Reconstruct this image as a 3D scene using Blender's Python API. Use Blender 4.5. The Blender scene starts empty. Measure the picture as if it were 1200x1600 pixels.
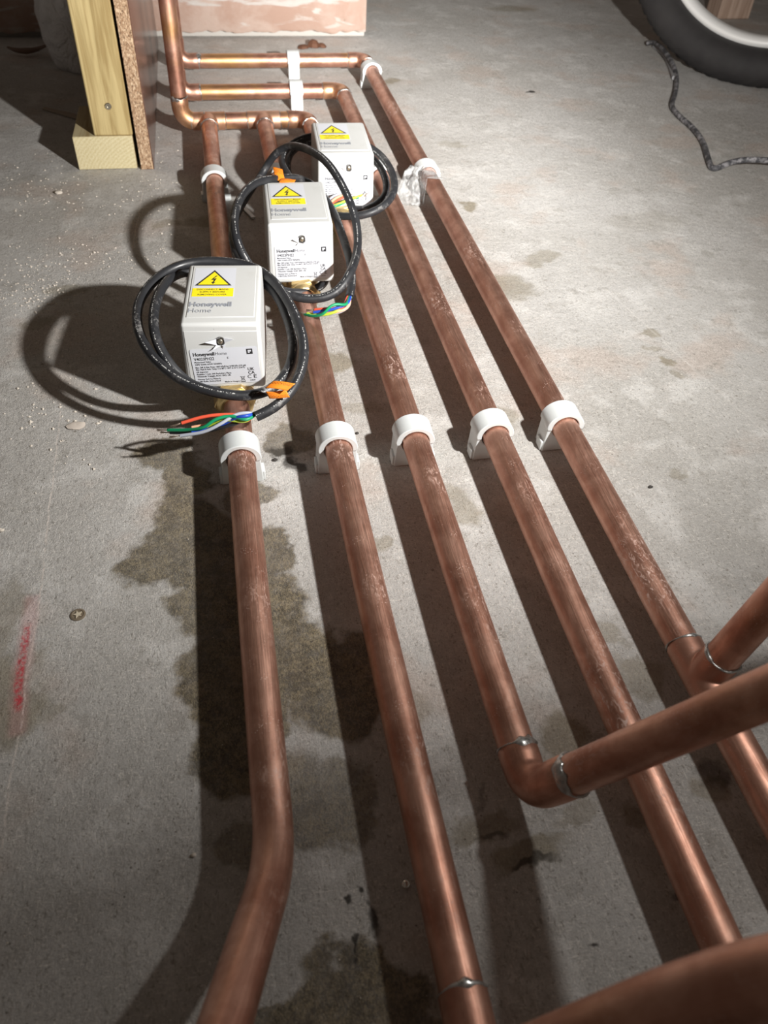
import bpy, bmesh, math, random
import numpy as np
from mathutils import Vector, Matrix, noise
random.seed(7)
S = bpy.context.scene
COL = S.collection
# ------------------------------------------------------------------ camera
FPX = 1240.0
PITCH, YAW, ROLL = math.radians(45.058), math.radians(13.395), math.radians(3.775)
CAM = Vector((0.0, 0.0, 0.4511))
fw = Vector((math.sin(YAW)*math.cos(PITCH), math.cos(YAW)*math.cos(PITCH), -math.sin(PITCH)))
rt = Vector((math.cos(YAW), -math.sin(YAW), 0)); up = rt.cross(fw)
rt2 = rt*math.cos(ROLL) + up*math.sin(ROLL); up2 = rt2.cross(fw)
cd = bpy.data.cameras.new('camera'); cam = bpy.data.objects.new('camera', cd); COL.objects.link(cam)
cam.matrix_world = Matrix(((rt2.x, up2.x, -fw.x, CAM.x), (rt2.y, up2.y, -fw.y, CAM.y), (rt2.z, up2.z, -fw.z, CAM.z), (0, 0, 0, 1)))
cd.sensor_fit = 'VERTICAL'; cd.sensor_height = 36; cd.sensor_width = 36
cd.lens = FPX/1600*36
cd.clip_start = 0.01; cd.clip_end = 50
cd.dof.use_dof = True; cd.dof.focus_distance = 0.66; cd.dof.aperture_fstop = 11.0
S.camera = cam
def at(px, py, z=0.0):
    """world point at height z that the picture point (px, py) shows"""
    d = rt2*(px-600) - up2*(py-800) + fw*FPX
    t = (z-CAM.z)/d.z
    return CAM + d*t
def atY(px, py, y):
    d = rt2*(px-600) - up2*(py-800) + fw*FPX
    return CAM + d*((y-CAM.y)/d.y)
# ------------------------------------------------------------------ light, world, exposure
S.view_settings.view_transform = 'Standard'; S.view_settings.look = 'None'
S.view_settings.gamma = 1; S.view_settings.use_curve_mapping = False
S.view_settings.exposure = 0.0
w = bpy.data.worlds.new('world'); S.world = w; w.use_nodes = True
w.node_tree.nodes['Background'].inputs[0].default_value = (1.0, 0.82, 0.69, 1)
w.node_tree.nodes['Background'].inputs[1].default_value = 0.066
LAMP = (0.362, 0.262, 0.40)
def work_lamp(loc, energy, radius, color, axis):
    """site lamp with a reflector: strong beam along axis, weak spill to the sides"""
    l = bpy.data.lights.new('work_lamp', 'POINT'); l.energy = energy; l.shadow_soft_size = radius; l.color = color
    l.use_nodes = True; t = l.node_tree; em = t.nodes['Emission']
    tc = t.nodes.new('ShaderNodeTexCoord'); dt = t.nodes.new('ShaderNodeVectorMath'); dt.operation = 'DOT_PRODUCT'
    t.links.new(tc.outputs['Normal'], dt.inputs[0]); dt.inputs[1].default_value = Vector(axis).normalized()
    def m(op, x, y):
        n = t.nodes.new('ShaderNodeMath'); n.operation = op
        for i, q in enumerate((x, y)):
            if isinstance(q, bpy.types.NodeSocket): t.links.new(q, n.inputs[i])
            else: n.inputs[i].default_value = q
        return n.outputs[0]
    c = m('MINIMUM', m('MAXIMUM', dt.outputs['Value'], 0.0), 1.0)
    d2 = t.nodes.new('ShaderNodeVectorMath'); d2.operation = 'DOT_PRODUCT'      # reflector opening
    t.links.new(tc.outputs['Normal'], d2.inputs[0]); d2.inputs[1].default_value = Vector((-0.18, 0.95, 0.0)).normalized()
    q = m('MAXIMUM', d2.outputs['Value'], 0.0)
    sx = t.nodes.new('ShaderNodeSeparateXYZ'); t.links.new(tc.outputs['Normal'], sx.inputs[0])
    side = m('MULTIPLY', m('MAXIMUM', m('MULTIPLY', sx.outputs[0], -1.0), 0.0), 1.2)
    base = m('ADD', m('ADD', 0.075, m('MULTIPLY', q, 0.3)), m('ADD', m('MULTIPLY', m('MULTIPLY', q, q), 0.6), m('MULTIPLY', q, side)))
    f = m('ADD', base, m('ADD', m('MULTIPLY', m('POWER', c, 8.0), 1.5), m('MULTIPLY', m('POWER', c, 30.0), 6.0)))
    t.links.new(f, em.inputs['Strength'])
    o = bpy.data.objects.new('work_lamp', l); COL.objects.link(o); o.location = loc
    return o
work_lamp(LAMP, 29.0, 0.010, (1.0, 0.975, 0.94), (0.0, 0.96, -0.2))

# ------------------------------------------------------------------ node helpers
class NT:
    def __init__(s, name):
        s.m = bpy.data.materials.new(name); s.m.use_nodes = True; s.t = s.m.node_tree
        s.b = s.t.nodes['Principled BSDF']; s.out = s.t.nodes['Material Output']
    def n(s, typ, **kw):
        nd = s.t.nodes.new(typ)
        for k, v in kw.items():
            if hasattr(nd, k): setattr(nd, k, v)
        return nd
    def set(s, inp, v):
        if isinstance(v, bpy.types.NodeSocket): s.t.links.new(v, inp)
        elif isinstance(v, (tuple, list)) and len(v) == 3 and inp.type == 'RGBA': inp.default_value = (*v, 1)
        else: inp.default_value = v
    def coord(s, kind='Object'):
        return s.n('ShaderNodeTexCoord').outputs[kind]
    def mapping(s, vec, scale=(1, 1, 1), loc=(0, 0, 0), rot=(0, 0, 0)):
        nd = s.n('ShaderNodeMapping'); s.set(nd.inputs['Vector'], vec)
        nd.inputs['Scale'].default_value = scale; nd.inputs['Location'].default_value = loc; nd.inputs['Rotation'].default_value = rot
        return nd.outputs[0]
    def noise(s, vec, scale, detail=4, rough=0.55, dist=0.0, col=False):
        nd = s.n('ShaderNodeTexNoise'); s.set(nd.inputs['Vector'], vec)
        nd.inputs['Scale'].default_value = scale; nd.inputs['Detail'].default_value = detail
        nd.inputs['Roughness'].default_value = rough; nd.inputs['Distortion'].default_value = dist
        return nd.outputs[1] if col else nd.outputs[0]
    def voro(s, vec, scale, feature='F1', out=0, rnd=1.0):
        nd = s.n('ShaderNodeTexVoronoi', feature=feature); s.set(nd.inputs['Vector'], vec)
        nd.inputs['Scale'].default_value = scale; nd.inputs['Randomness'].default_value = rnd
        return nd.outputs[out]
    def math(s, op, a, b=0.0, clamp=False):
        nd = s.n('ShaderNodeMath', operation=op); nd.use_clamp = clamp
        s.set(nd.inputs[0], a); s.set(nd.inputs[1], b); return nd.outputs[0]
    def vmath(s, op, a, b=(0, 0, 0)):
        nd = s.n('ShaderNodeVectorMath', operation=op); s.set(nd.inputs[0], a); s.set(nd.inputs[1], b)
        return nd.outputs['Value'] if op in ('LENGTH', 'DOT_PRODUCT', 'DISTANCE') else nd.outputs[0]
    def rng(s, v, a, b, c=0.0, d=1.0, smooth=True):
        nd = s.n('ShaderNodeMapRange'); nd.interpolation_type = 'SMOOTHSTEP' if smooth else 'LINEAR'
        s.set(nd.inputs[0], v)
        for i, x in enumerate((a, b, c, d)): s.set(nd.inputs[1+i], x)
        return nd.outputs[0]
    def mix(s, f, a, b, mode='MIX'):
        nd = s.n('ShaderNodeMix', data_type='RGBA', blend_type=mode)
        s.set(nd.inputs[0], f); s.set(nd.inputs[6], a); s.set(nd.inputs[7], b); return nd.outputs[2]
    def bump(s, h, strength, dist, normal=None):
        nd = s.n('ShaderNodeBump'); s.set(nd.inputs['Height'], h)
        nd.inputs['Strength'].default_value = strength; nd.inputs['Distance'].default_value = dist
        if normal is not None: s.set(nd.inputs['Normal'], normal)
        return nd.outputs[0]
    def fin(s, **kw):
        names = dict(color='Base Color', rough='Roughness', metal='Metallic', normal='Normal', spec='Specular IOR Level',
                     alpha='Alpha', coat='Coat Weight', trans='Transmission Weight', ior='IOR', emis='Emission Color', emis_s='Emission Strength', sss='Subsurface Weight')
        for k, v in kw.items(): s.set(s.b.inputs[names[k]], v)
        return s.m
def flat(name, col, rough=0.5, metal=0.0, **kw):
    t = NT(name); return t.fin(color=col, rough=rough, metal=metal, **kw)

# ------------------------------------------------------------------ materials
def mat_copper(name, seed=0.0, tarnish=0.35, gold=0.0, dust=1.0):
    t = NT(name); uv = t.coord('UV'); ob = t.vmath('ADD', t.coord('Object'), (seed, seed*2.3, seed*0.7))
    a = t.noise(t.mapping(uv, (22, 2.2, 1), (seed, seed, 0)), 1.6, 5, 0.6, 0.4)
    base = t.mix(t.rng(a, 0.30, 0.72), (0.48, 0.245, 0.175), (0.70, 0.415, 0.315))
    b = t.noise(ob, 38, 5, 0.62)
    base = t.mix(t.math('MULTIPLY', t.rng(b, 0.46, 0.66), tarnish), base, (0.33, 0.15, 0.10))
    g = t.noise(ob, 14, 3, 0.5)
    base = t.mix(t.math('MULTIPLY', t.rng(g, 0.45, 0.65), gold), base, (0.72, 0.42, 0.16))
    # pale smears and specks of dust
    sm = t.noise(t.mapping(uv, (60, 9, 1), (seed*3, 1, 0), (0, 0, 0.5)), 2.2, 6, 0.72, 1.2)
    smp = t.rng(t.noise(ob, 9, 2, 0.5), 0.52, 0.68)
    smear = t.math('MULTIPLY', t.math('MULTIPLY', t.rng(sm, 0.50, 0.66), smp), 0.7*dust)
    sp = t.rng(t.voro(ob, 620), 0.26, 0.12); spm = t.rng(t.noise(ob, 60, 3, 0.6), 0.48, 0.68)
    speck = t.math('MULTIPLY', t.math('MULTIPLY', sp, spm), 0.7*dust)
    dustf = t.math('MAXIMUM', smear, speck)
    base = t.mix(dustf, base, (0.80, 0.66, 0.60))
    rg = t.rng(t.noise(t.mapping(uv, (14, 30, 1)), 2.5, 5, 0.65), 0.3, 0.75, 0.38, 0.60)
    rg = t.math('ADD', rg, t.math('MULTIPLY', dustf, 0.3), True)
    sc = t.noise(t.mapping(uv, (12, 90, 1)), 3.0, 4, 0.7, 0.3)
    h = t.math('ADD', t.math('MULTIPLY', sc, 0.4), t.noise(ob, 90, 3, 0.5))
    nrm = t.bump(h, 0.10, 0.0016)
    metal = t.math('SUBTRACT', 0.93, t.math('MULTIPLY', dustf, 0.7))
    return t.fin(color=base, rough=rg, metal=metal, normal=nrm)
M = {}
M['copper_a'] = mat_copper('copper', 0.0, 0.35)
M['copper_b'] = mat_copper('copper_tarnished', 3.1, 0.5, 0.15)
M['copper_gold'] = mat_copper('copper_heated', 7.7, 0.55, 0.65, 0.35)
M['copper_fit'] = mat_copper('copper_fitting', 5.2, 0.5, 0.35, 0.3)
def mat_solder():
    t = NT('solder'); ob = t.coord('Object')
    n1 = t.noise(ob, 260, 4, 0.6)
    return t.fin(color=t.mix(n1, (0.30, 0.31, 0.30), (0.72, 0.72, 0.70)), metal=0.9, rough=t.rng(n1, 0.3, 0.7, 0.2, 0.5), normal=t.bump(n1, 0.4, 0.001))
M['solder'] = mat_solder()
def mat_brass():
    t = NT('brass'); ob = t.coord('Object')
    n1 = t.noise(ob, 60, 4, 0.6)
    return t.fin(color=t.mix(n1, (0.60, 0.42, 0.17), (0.86, 0.68, 0.36)), metal=0.9, rough=0.36, normal=t.bump(t.noise(ob, 400, 3), 0.25, 0.0008))
M['brass'] = mat_brass()
def mat_white(name, col, dirt=0.25):
    t = NT(name); ob = t.coord('Object')
    n1 = t.noise(ob, 30, 5, 0.65); sp = t.rng(t.voro(ob, 150), 0.10, 0.05); sm = t.rng(t.noise(ob, 45, 2), 0.55, 0.65)
    c = t.mix(t.math('MULTIPLY', t.rng(n1, 0.5, 0.75), dirt), col, (col[0]*0.72, col[1]*0.70, col[2]*0.64))
    c = t.mix(t.math('MULTIPLY', t.math('MULTIPLY', sp, sm), 0.55), c, (0.16, 0.14, 0.12))
    return t.fin(color=c, rough=0.42, normal=t.bump(t.noise(ob, 900, 2), 0.05, 0.0004))
M['cover'] = mat_white('white_plastic_cover', (0.59, 0.60, 0.59))
M['clip'] = NT('clip_plastic').fin(color=(0.66, 0.69, 0.69), rough=0.38, sss=0.25)
M['clip'].node_tree.nodes['Principled BSDF'].inputs['Subsurface Radius'].default_value = (0.004, 0.004, 0.0045)
M['sticker'] = mat_white('sticker_paper', (0.64, 0.66, 0.71), 0.1)
M['yellow'] = flat('warning_yellow', (0.93, 0.78, 0.01), 0.45)
M['black'] = flat('print_black', (0.02, 0.02, 0.022), 0.5)
M['greyprint'] = flat('print_grey', (0.30, 0.32, 0.36), 0.5)
def mat_cable():
    t = NT('cable_rubber'); uv = t.coord('UV'); ob = t.coord('Object')
    # printed lettering: broken pale strokes in one narrow band along the cable
    sep = t.n('ShaderNodeSeparateXYZ'); t.set(sep.inputs[0], uv); u, v = sep.outputs[0], sep.outputs[1]
    band = t.math('MULTIPLY', t.rng(v, 0.585, 0.592), t.rng(v, 0.628, 0.620))
    cells = t.n('ShaderNodeTexNoise'); t.set(cells.inputs['Vector'], t.mapping(uv, (900, 22, 1))); cells.inputs['Scale'].default_value = 1.0; cells.inputs['Detail'].default_value = 0
    words = t.rng(t.noise(t.mapping(uv, (60, 0.01, 1)), 1.0, 0), 0.40, 0.42)
    ink = t.math('MULTIPLY', t.math('MULTIPLY', band, t.rng(cells.outputs[0], 0.5, 0.56)), words)
    d = t.math('MULTIPLY', t.rng(t.noise(ob, 75, 6, 0.75), 0.52, 0.66), t.rng(t.noise(ob, 14, 2, 0.5), 0.45, 0.65))
    c = t.mix(t.math('MULTIPLY', d, 0.6), (0.020, 0.021, 0.024), (0.30, 0.29, 0.28))
    c = t.mix(t.math('MULTIPLY', ink, 0.6), c, (0.70, 0.70, 0.68))
    return t.fin(color=c, rough=t.rng(t.noise(ob, 60, 4), 0.3, 0.7, 0.36, 0.6), normal=t.bump(t.noise(ob, 180, 4), 0.2, 0.0006))
M['cable'] = mat_cable()
def mat_tag():
    t = NT('orange_tag'); uv = t.coord('UV')
    c = t.noise(t.mapping(uv, (34, 9, 1)), 1.0, 0)
    sep = t.n('ShaderNodeSeparateXYZ'); t.set(sep.inputs[0], uv); v = sep.outputs[1]
    band = t.math('MULTIPLY', t.rng(v, 0.55, 0.6), t.rng(v, 0.92, 0.85))
    ink = t.math('MULTIPLY', band, t.rng(c, 0.52, 0.56))
    return t.fin(color=t.mix(t.math('MULTIPLY', ink, 0.8), (0.95, 0.27, 0.02), (0.08, 0.03, 0.01)), rough=0.5)
M['tag'] = mat_tag()
WC = dict(red=(0.85, 0.12, 0.06), peach=(0.85, 0.45, 0.28), green=(0.01, 0.30, 0.13), blue=(0.02, 0.08, 0.50), grey=(0.42, 0.45, 0.52), black=(0.015, 0.015, 0.018), lime=(0.45, 0.6, 0.05))
for k, v in WC.items(): M['wire_'+k] = flat('wire_'+k, v, 0.42)
M['strand'] = flat('bare_strands', (0.55, 0.45, 0.36), 0.4, 0.8)
M['steel'] = flat('screw_steel', (0.62, 0.58, 0.48), 0.32, 0.95)
M['dark'] = flat('recess_dark', (0.05, 0.045, 0.04), 0.7)

# ------------------------------------------------------------------ object helpers
def tag(o, label=None, cat=None, group=None, kind=None):
    if label: o['label'] = label
    if cat: o['category'] = cat
    if group: o['group'] = group
    if kind: o['kind'] = kind
    return o
def thing(name, loc, label, cat, group=None):
    o = bpy.data.objects.new(name, None); COL.objects.link(o); o.location = loc
    o.empty_display_size = 0.02
    return tag(o, label, cat, group)
def root_loc(p):
    v = Vector((0, 0, 0))
    while p is not None: v += p.location; p = p.parent
    return v
class MB:
    """collects geometry given in world coordinates; build() links ONE mesh object"""
    def __init__(s): s.v = []; s.f = []; s.uv = []; s.mi = []
    def add(s, verts, faces, uvs=None, mi=0):
        o = len(s.v); s.v += [Vector(x) for x in verts]
        for k, f in enumerate(faces):
            s.f.append([i+o for i in f]); s.uv.append(uvs[k] if uvs else None); s.mi.append(mi)
        return s
    def tube(s, pts, r, seg=32, cap=True, upv=(0, 0, 1), mi=0, u0=0.0):
        pts = [Vector(p) for p in pts]; n = len(pts)
        rr = r if isinstance(r, (list, tuple)) else [r]*n
        T = [(pts[min(i+1, n-1)]-pts[max(i-1, 0)]).normalized() for i in range(n)]
        N = Vector(upv) - T[0]*Vector(upv).dot(T[0])
        if N.length < 1e-4: N = Vector((1, 0, 0)) - T[0]*T[0].x
        N.normalize(); V = []; us = []; u = u0
        for i in range(n):
            if i:
                N = N - T[i]*N.dot(T[i]); N.normalize(); u += (pts[i]-pts[i-1]).length
            B = T[i].cross(N); us.append(u)
            for k in range(seg):
                a = 2*math.pi*k/seg + math.pi
                V.append(pts[i] + (N*math.cos(a)+B*math.sin(a))*rr[i])
        F = []; U = []
        for i in range(n-1):
            for k in range(seg):
                k2 = (k+1) % seg
                F.append([i*seg+k, i*seg+k2, (i+1)*seg+k2, (i+1)*seg+k])
                U.append([(us[i], k/seg), (us[i], (k+1)/seg), (us[i+1], (k+1)/seg), (us[i+1], k/seg)])
        if cap:
            F.append(list(range(seg))[::-1]); U.append([(0, 0)]*seg)
            F.append([(n-1)*seg+k for k in range(seg)]); U.append([(0, 0)]*seg)
        return s.add(V, F, U, mi)
    def box(s, lo, hi, mat=None, mi=0):
        x0, y0, z0 = lo; x1, y1, z1 = hi
        V = [Vector(p) for p in ((x0,y0,z0),(x1,y0,z0),(x1,y1,z0),(x0,y1,z0),(x0,y0,z1),(x1,y0,z1),(x1,y1,z1),(x0,y1,z1))]
        if mat: V = [mat @ p for p in V]
        F = [[0,3,2,1],[4,5,6,7],[0,1,5,4],[1,2,6,5],[2,3,7,6],[3,0,4,7]]
        return s.add(V, F, [[(0,0),(1,0),(1,1),(0,1)]]*6, mi)
    def prism(s, poly, axis_vec, origin=(0,0,0), X=(1,0,0), Y=(0,0,1), mi=0):
        """poly in the X/Y plane at origin, swept along axis_vec"""
        O = Vector(origin); X = Vector(X); Y = Vector(Y); A = Vector(axis_vec); n = len(poly)
        a = [O+X*p[0]+Y*p[1] for p in poly]; b = [p+A for p in a]
        F = [list(range(n))[::-1], [n+i for i in range(n)]] + [[i, (i+1) % n, n+(i+1) % n, n+i] for i in range(n)]
        return s.add(a+b, F, None, mi)
    def lathe(s, prof, origin, axis=(0,0,1), seg=32, mi=0, squash=None):
        A = Vector(axis).normalized(); N = A.orthogonal().normalized(); B = A.cross(N); O = Vector(origin); V = []; F = []
        for (r, h) in prof:
            for k in range(seg):
                a = 2*math.pi*k/seg; V.append(O+A*h+(N*math.cos(a)+B*math.sin(a))*max(r, 1e-5))
        for i in range(len(prof)-1):
            for k in range(seg):
                k2 = (k+1) % seg; F.append([i*seg+k, i*seg+k2, (i+1)*seg+k2, (i+1)*seg+k])
        F.append(list(range(seg))[::-1]); F.append([(len(prof)-1)*seg+k for k in range(seg)])
        return s.add(V, F, None, mi)
    def build(s, name, mats, parent=None, smooth=True, angle=40, mods=None):
        if not isinstance(mats, (list, tuple)): mats = [mats]
        off = root_loc(parent) if parent else Vector((0, 0, 0))
        me = bpy.data.meshes.new(name); me.from_pydata([v-off for v in s.v], [], s.f)
        if any(u is not None for u in s.uv):
            L = me.uv_layers.new(name='UVMap'); i = 0; dat = []
            for f, u in zip(s.f, s.uv):
                dat += [c for k in range(len(f)) for c in (u[k] if u else (0, 0))]
            L.data.foreach_set('uv', dat)
        for m in mats: me.materials.append(m)
        me.polygons.foreach_set('material_index', s.mi)
        bm = bmesh.new(); bm.from_mesh(me); bmesh.ops.recalc_face_normals(bm, faces=bm.faces); bm.to_mesh(me); bm.free()
        if smooth:
            me.polygons.foreach_set('use_smooth', [True]*len(me.polygons))
            if angle < 180: me.set_sharp_from_angle(angle=math.radians(angle))
        o = bpy.data.objects.new(name, me); COL.objects.link(o)
        if parent: o.parent = parent
        if mods: mods(o)
        return o
def bevel_mod(width, seg=3, angle=30):
    def f(o):
        m = o.modifiers.new('bevel', 'BEVEL'); m.width = width; m.segments = seg; m.limit_method = 'ANGLE'; m.angle_limit = math.radians(angle)
        m.harden_normals = False
    return f
def remesh_mod(vox, it):
    def f(o):
        m = o.modifiers.new('remesh', 'REMESH'); m.mode = 'VOXEL'; m.voxel_size = vox; m.use_smooth_shade = True
        m = o.modifiers.new('smooth', 'SMOOTH'); m.factor = 0.5; m.iterations = it
    return f
def spline(pts, step=0.004):
    pts = [Vector(p) for p in pts]; P = [pts[0]*2-pts[1]] + pts + [pts[-1]*2-pts[-2]]; out = []
    for i in range(1, len(P)-2):
        a, b, c, d = P[i-1], P[i], P[i+1], P[i+2]; n = max(2, int((c-b).length/step))
        for k in range(n):
            t = k/n
            out.append(0.5*((2*b)+(c-a)*t+(2*a-5*b+4*c-d)*t*t+(3*b-a-3*c+d)*t**3))
    out.append(pts[-1]); return out
def relax(pts, it=6):
    pts = [p.copy() for p in pts]
    for _ in range(it):
        q = [p.copy() for p in pts]
        for i in range(1, len(pts)-1): q[i] = pts[i]*0.5+(pts[i-1]+pts[i+1])*0.25
        pts = q
    return pts
def arc(p, d1, d2, R, n=14):
    """elbow path around corner p: arrives along d1, leaves along d2, bend radius R"""
    p = Vector(p); d1 = Vector(d1).normalized(); d2 = Vector(d2).normalized()
    th = math.acos(max(-1, min(1, d1.dot(d2)))); L = R*math.tan(th/2); a = p-d1*L; out = []
    nrm = (d2-d1*d1.dot(d2)).normalized(); c = a+nrm*R
    for k in range(n+1):
        t = th*k/n; out.append(c - nrm*R*math.cos(t) + d1*R*math.sin(t))
    return out, L
PR = 0.0110      # 22 mm pipe
FR = 0.0121      # fitting
def solder_ring(p, d, parent, wide=0.0018, blob=0.0, blob_dir=(0, 0, 1), r=FR, seed=1):
    """lumpy bright ring of solder at a joint; a wider run of it towards blob_dir"""
    p = Vector(p); d = Vector(d).normalized(); bd = Vector(blob_dir); N = (bd-d*bd.dot(d)).normalized(); B = d.cross(N)
    rnd = random.Random(seed); seg = 64; mb = MB(); V = []; F = []
    ph = [rnd.uniform(0, 6.28) for _ in range(4)]
    prof = [(-1, 0.0), (-0.7, 0.6), (0, 1.0), (0.7, 0.6), (1, 0.0)]
    for k in range(seg):
        a = 2*math.pi*k/seg
        q = max(0, math.cos(a))**3
        wv = wide*(0.55+0.25*math.sin(3*a+ph[0])+0.15*math.sin(7*a+ph[1])) + blob*q*(1+0.3*math.sin(9*a+ph[2]))
        off = 0.0008*math.sin(2*a+ph[3]) - blob*0.35*q
        for (h, e) in prof:
            V.append(p + d*(off+h*wv) + (N*math.cos(a)+B*math.sin(a))*(r-0.0011+e*(0.0016+0.0003*math.sin(5*a+ph[1]))))
    n = len(prof)
    for k in range(seg):
        for i in range(n-1): F.append([k*n+i, ((k+1) % seg)*n+i, ((k+1) % seg)*n+i+1, k*n+i+1])
        F.append([k*n+n-1, ((k+1) % seg)*n+n-1, ((k+1) % seg)*n, k*n])
    mb.add(V, F); return mb.build('solder_ring', M['solder'], parent, angle=180)
def elbow(p, d1, d2, parent, R=0.019, sock=0.015, mat='copper_fit', name='elbow', sock2=None):
    sock2 = sock2 or sock
    pts, L = arc(p, d1, d2, R); d1 = Vector(d1).normalized(); d2 = Vector(d2).normalized()
    path = [pts[0]-d1*sock, pts[0]-d1*(sock-0.0006), pts[0]-d1*sock*0.35] + pts + [pts[-1]+d2*sock2*0.35, pts[-1]+d2*(sock2-0.0006), pts[-1]+d2*sock2]
    n = len(pts); r = [FR-0.0005, FR, FR] + [FR-0.0003]*n + [FR, FR, FR-0.0005]
    MB().tube(path, r, 40).build(name, M[mat], parent)
    return path[0], path[-1]
def tee(p, d, db, parent, half=0.024, br=0.030, mat='copper_fit'):
    p = Vector(p); d = Vector(d).normalized(); db = Vector(db).normalized(); mb = MB()
    mb.tube([p-d*half, p-d*half*0.5, p, p+d*half*0.5, p+d*half], FR, 48); mb.tube([p, p+db*br*0.5, p+db*br], FR, 48)
    mb.build('tee', M[mat], parent, angle=180, mods=remesh_mod(0.0008, 12))
def pipe(pts, parent, mat='copper_a', name='pipe', seg=48):
    return MB().tube(pts, PR, seg).build(name, M[mat], parent)
def straight(a, b, step=0.05, wob=0.0, seed=0):
    a = Vector(a); b = Vector(b); n = max(2, int((b-a).length/step)); out = []
    for i in range(n+1):
        t = i/n; p = a.lerp(b, t)
        if wob: p += Vector((math.sin(t*9+seed), 0, 0))*wob*math.sin(math.pi*t)
        out.append(p)
    return out
ZA = 0.025       # height of the pipe axes
PX = [-0.0045, 0.0745, 0.1398, 0.2085, 0.2730]   # the five runs

# ================================================================== SETTING
# concrete floor; stains and a painted branch shadow are marks with outlines of their own
def mat_floor():
    t = NT('concrete'); ob = t.coord('Object')
    wv = t.noise(ob, 26, 4, 0.6, 0, True)
    wob = t.vmath('MULTIPLY', t.vmath('SUBTRACT', wv, (0.5, 0.5, 0.5)), (0.05, 0.05, 0))
    wv2 = t.noise(ob, 7, 3, 0.6, 0, True)
    wob = t.vmath('ADD', wob, t.vmath('MULTIPLY', t.vmath('SUBTRACT', wv2, (0.5, 0.5, 0.5)), (0.06, 0.06, 0)))
    pw = t.vmath('ADD', ob, wob)
    big = t.noise(ob, 3.2, 5, 0.6); med = t.noise(ob, 17, 6, 0.65); fine = t.noise(ob, 620, 3, 0.65)
    col = t.mix(t.rng(big, 0.35, 0.68), (0.46, 0.445, 0.42), (0.57, 0.56, 0.545))
    col = t.mix(t.math('MULTIPLY', t.rng(med, 0.50, 0.64), 0.6), col, (0.70, 0.69, 0.67))
    col = t.mix(t.math('MULTIPLY', t.rng(t.noise(t.vmath('ADD', ob, (5, 3, 0)), 9, 4, 0.6), 0.52, 0.66), 0.5), col, (0.52, 0.42, 0.36))
    col = t.mix(t.math('MULTIPLY', t.rng(t.noise(t.vmath('ADD', ob, (9, 1, 0)), 38, 5, 0.7), 0.55, 0.66), 0.5), col, (0.33, 0.31, 0.28))
    # fine short fibres left by brushing
    f1 = t.noise(t.mapping(ob, (900, 210, 1), (0, 0, 0), (0, 0, 0.7)), 1.0, 3, 0.7, 1.5)
    f2 = t.noise(t.mapping(ob, (200, 850, 1), (0, 0, 0), (0, 0, 0.3)), 1.0, 3, 0.7, 1.5)
    fib = t.math('MAXIMUM', f1, f2)
    col = t.mix(t.rng(fine, 0.25, 0.75, 0.0, 0.30, False), col, (0.86, 0.84, 0.80), 'MULTIPLY')
    col = t.mix(t.rng(fib, 0.545, 0.66, 0, 0.62), col, (0.80, 0.76, 0.70))
    col = t.mix(t.rng(t.noise(t.mapping(ob, (500, 300, 1), (3, 1, 0), (0, 0, 1.1)), 1.0, 4, 0.75, 1.0), 0.55, 0.64, 0, 0.62), col, (0.20, 0.18, 0.15))
    def blobs(lst, edge=0.16):
        acc = None
        for (px, py, rx, ry, st) in lst:
            c = at(px, py); a = at(px+rx, py)-c; b = at(px, py+ry)-c
            RX = a.length; RY = b.length
            v = t.vmath('SUBTRACT', pw, tuple(c)); v = t.vmath('MULTIPLY', v, (1/RX, 1/RY, 0)); L = t.vmath('LENGTH', v)
            m = t.rng(L, 1+edge, 1-edge, 0, st)
            acc = m if acc is None else t.math('MAXIMUM', acc, m)
        return acc
    wet = blobs([(255,712,50,24,.9),(300,740,40,30,.9),(285,800,55,50,.95),(245,865,52,52,.95),(330,860,70,80,.95),(420,860,42,50,.95),(400,950,75,75,1),(320,970,50,60,.9),
                 (350,1070,75,80,1),(470,1040,75,75,1),(545,1010,40,45,.9),(520,1100,60,60,.95),(340,1180,60,60,1),(410,1130,60,60,.95),(470,1250,70,70,.75),(545,1250,40,60,.7),
                 (385,775,40,20,.8),(455,700,28,24,.75),(395,1330,60,50,.6),
                 (500,1570,105,70,1),(600,1540,70,60,1),(415,1580,70,40,.85),(640,1590,60,40,.9)])
    olive = blobs([(528,556,24,16,.8),(560,640,20,14,.4),(800,445,36,20,.62),(845,403,34,9,.55),(731,322,15,7,.9),(1028,520,13,7,.7),(1049,562,14,6,.8),(1062,582,9,6,.5),(1030,545,14,4,.45),
                   (725,780,26,26,.6),(700,840,30,26,.45),(790,655,22,18,.5),(870,1160,42,40,.75),(900,1200,40,30,.6),(760,1290,50,26,.7),(830,1345,55,26,.8),(950,985,26,16,.5),(1000,1045,45,26,.55),
                   (20,1070,55,80,.75),(10,970,26,60,.5),(70,1110,30,26,.5),(800,14,40,5,.6),(612,128,16,6,.75),(705,226,16,6,.45),(1048,735,12,7,.5),(905,935,20,12,.4),
                   (110,460,26,9,.6),(60,500,30,8,.5),(330,345,34,9,.6),(270,348,22,6,.5),(585,845,16,14,.6),(1010,350,60,16,.2),(570,640,12,10,.3),(750,700,20,14,.35),
                   (990,1290,26,20,.6),(1110,1230,26,26,.6),(880,1290,30,18,.4),(640,1090,26,20,.4)], 0.3)
    dark = blobs([(590,1450,12,20,.85),(575,1410,7,12,.9),(540,1440,8,8,.9),(552,1503,6,9,.9),(780,1304,26,6,.5),(840,1362,34,7,.75),(735,1240,6,20,.35),(938,1470,7,7,.9),(1107,1195,18,30,.55),  # dark spots; the one below the tee paints the rising branch's cast shadow
                  (1040,1420,10,10,.6),(825,142,4,2.5,1),(445,712,12,14,.8),(460,735,10,10,.8),(300,850,0,0,0)][:-1], 0.45)
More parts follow.
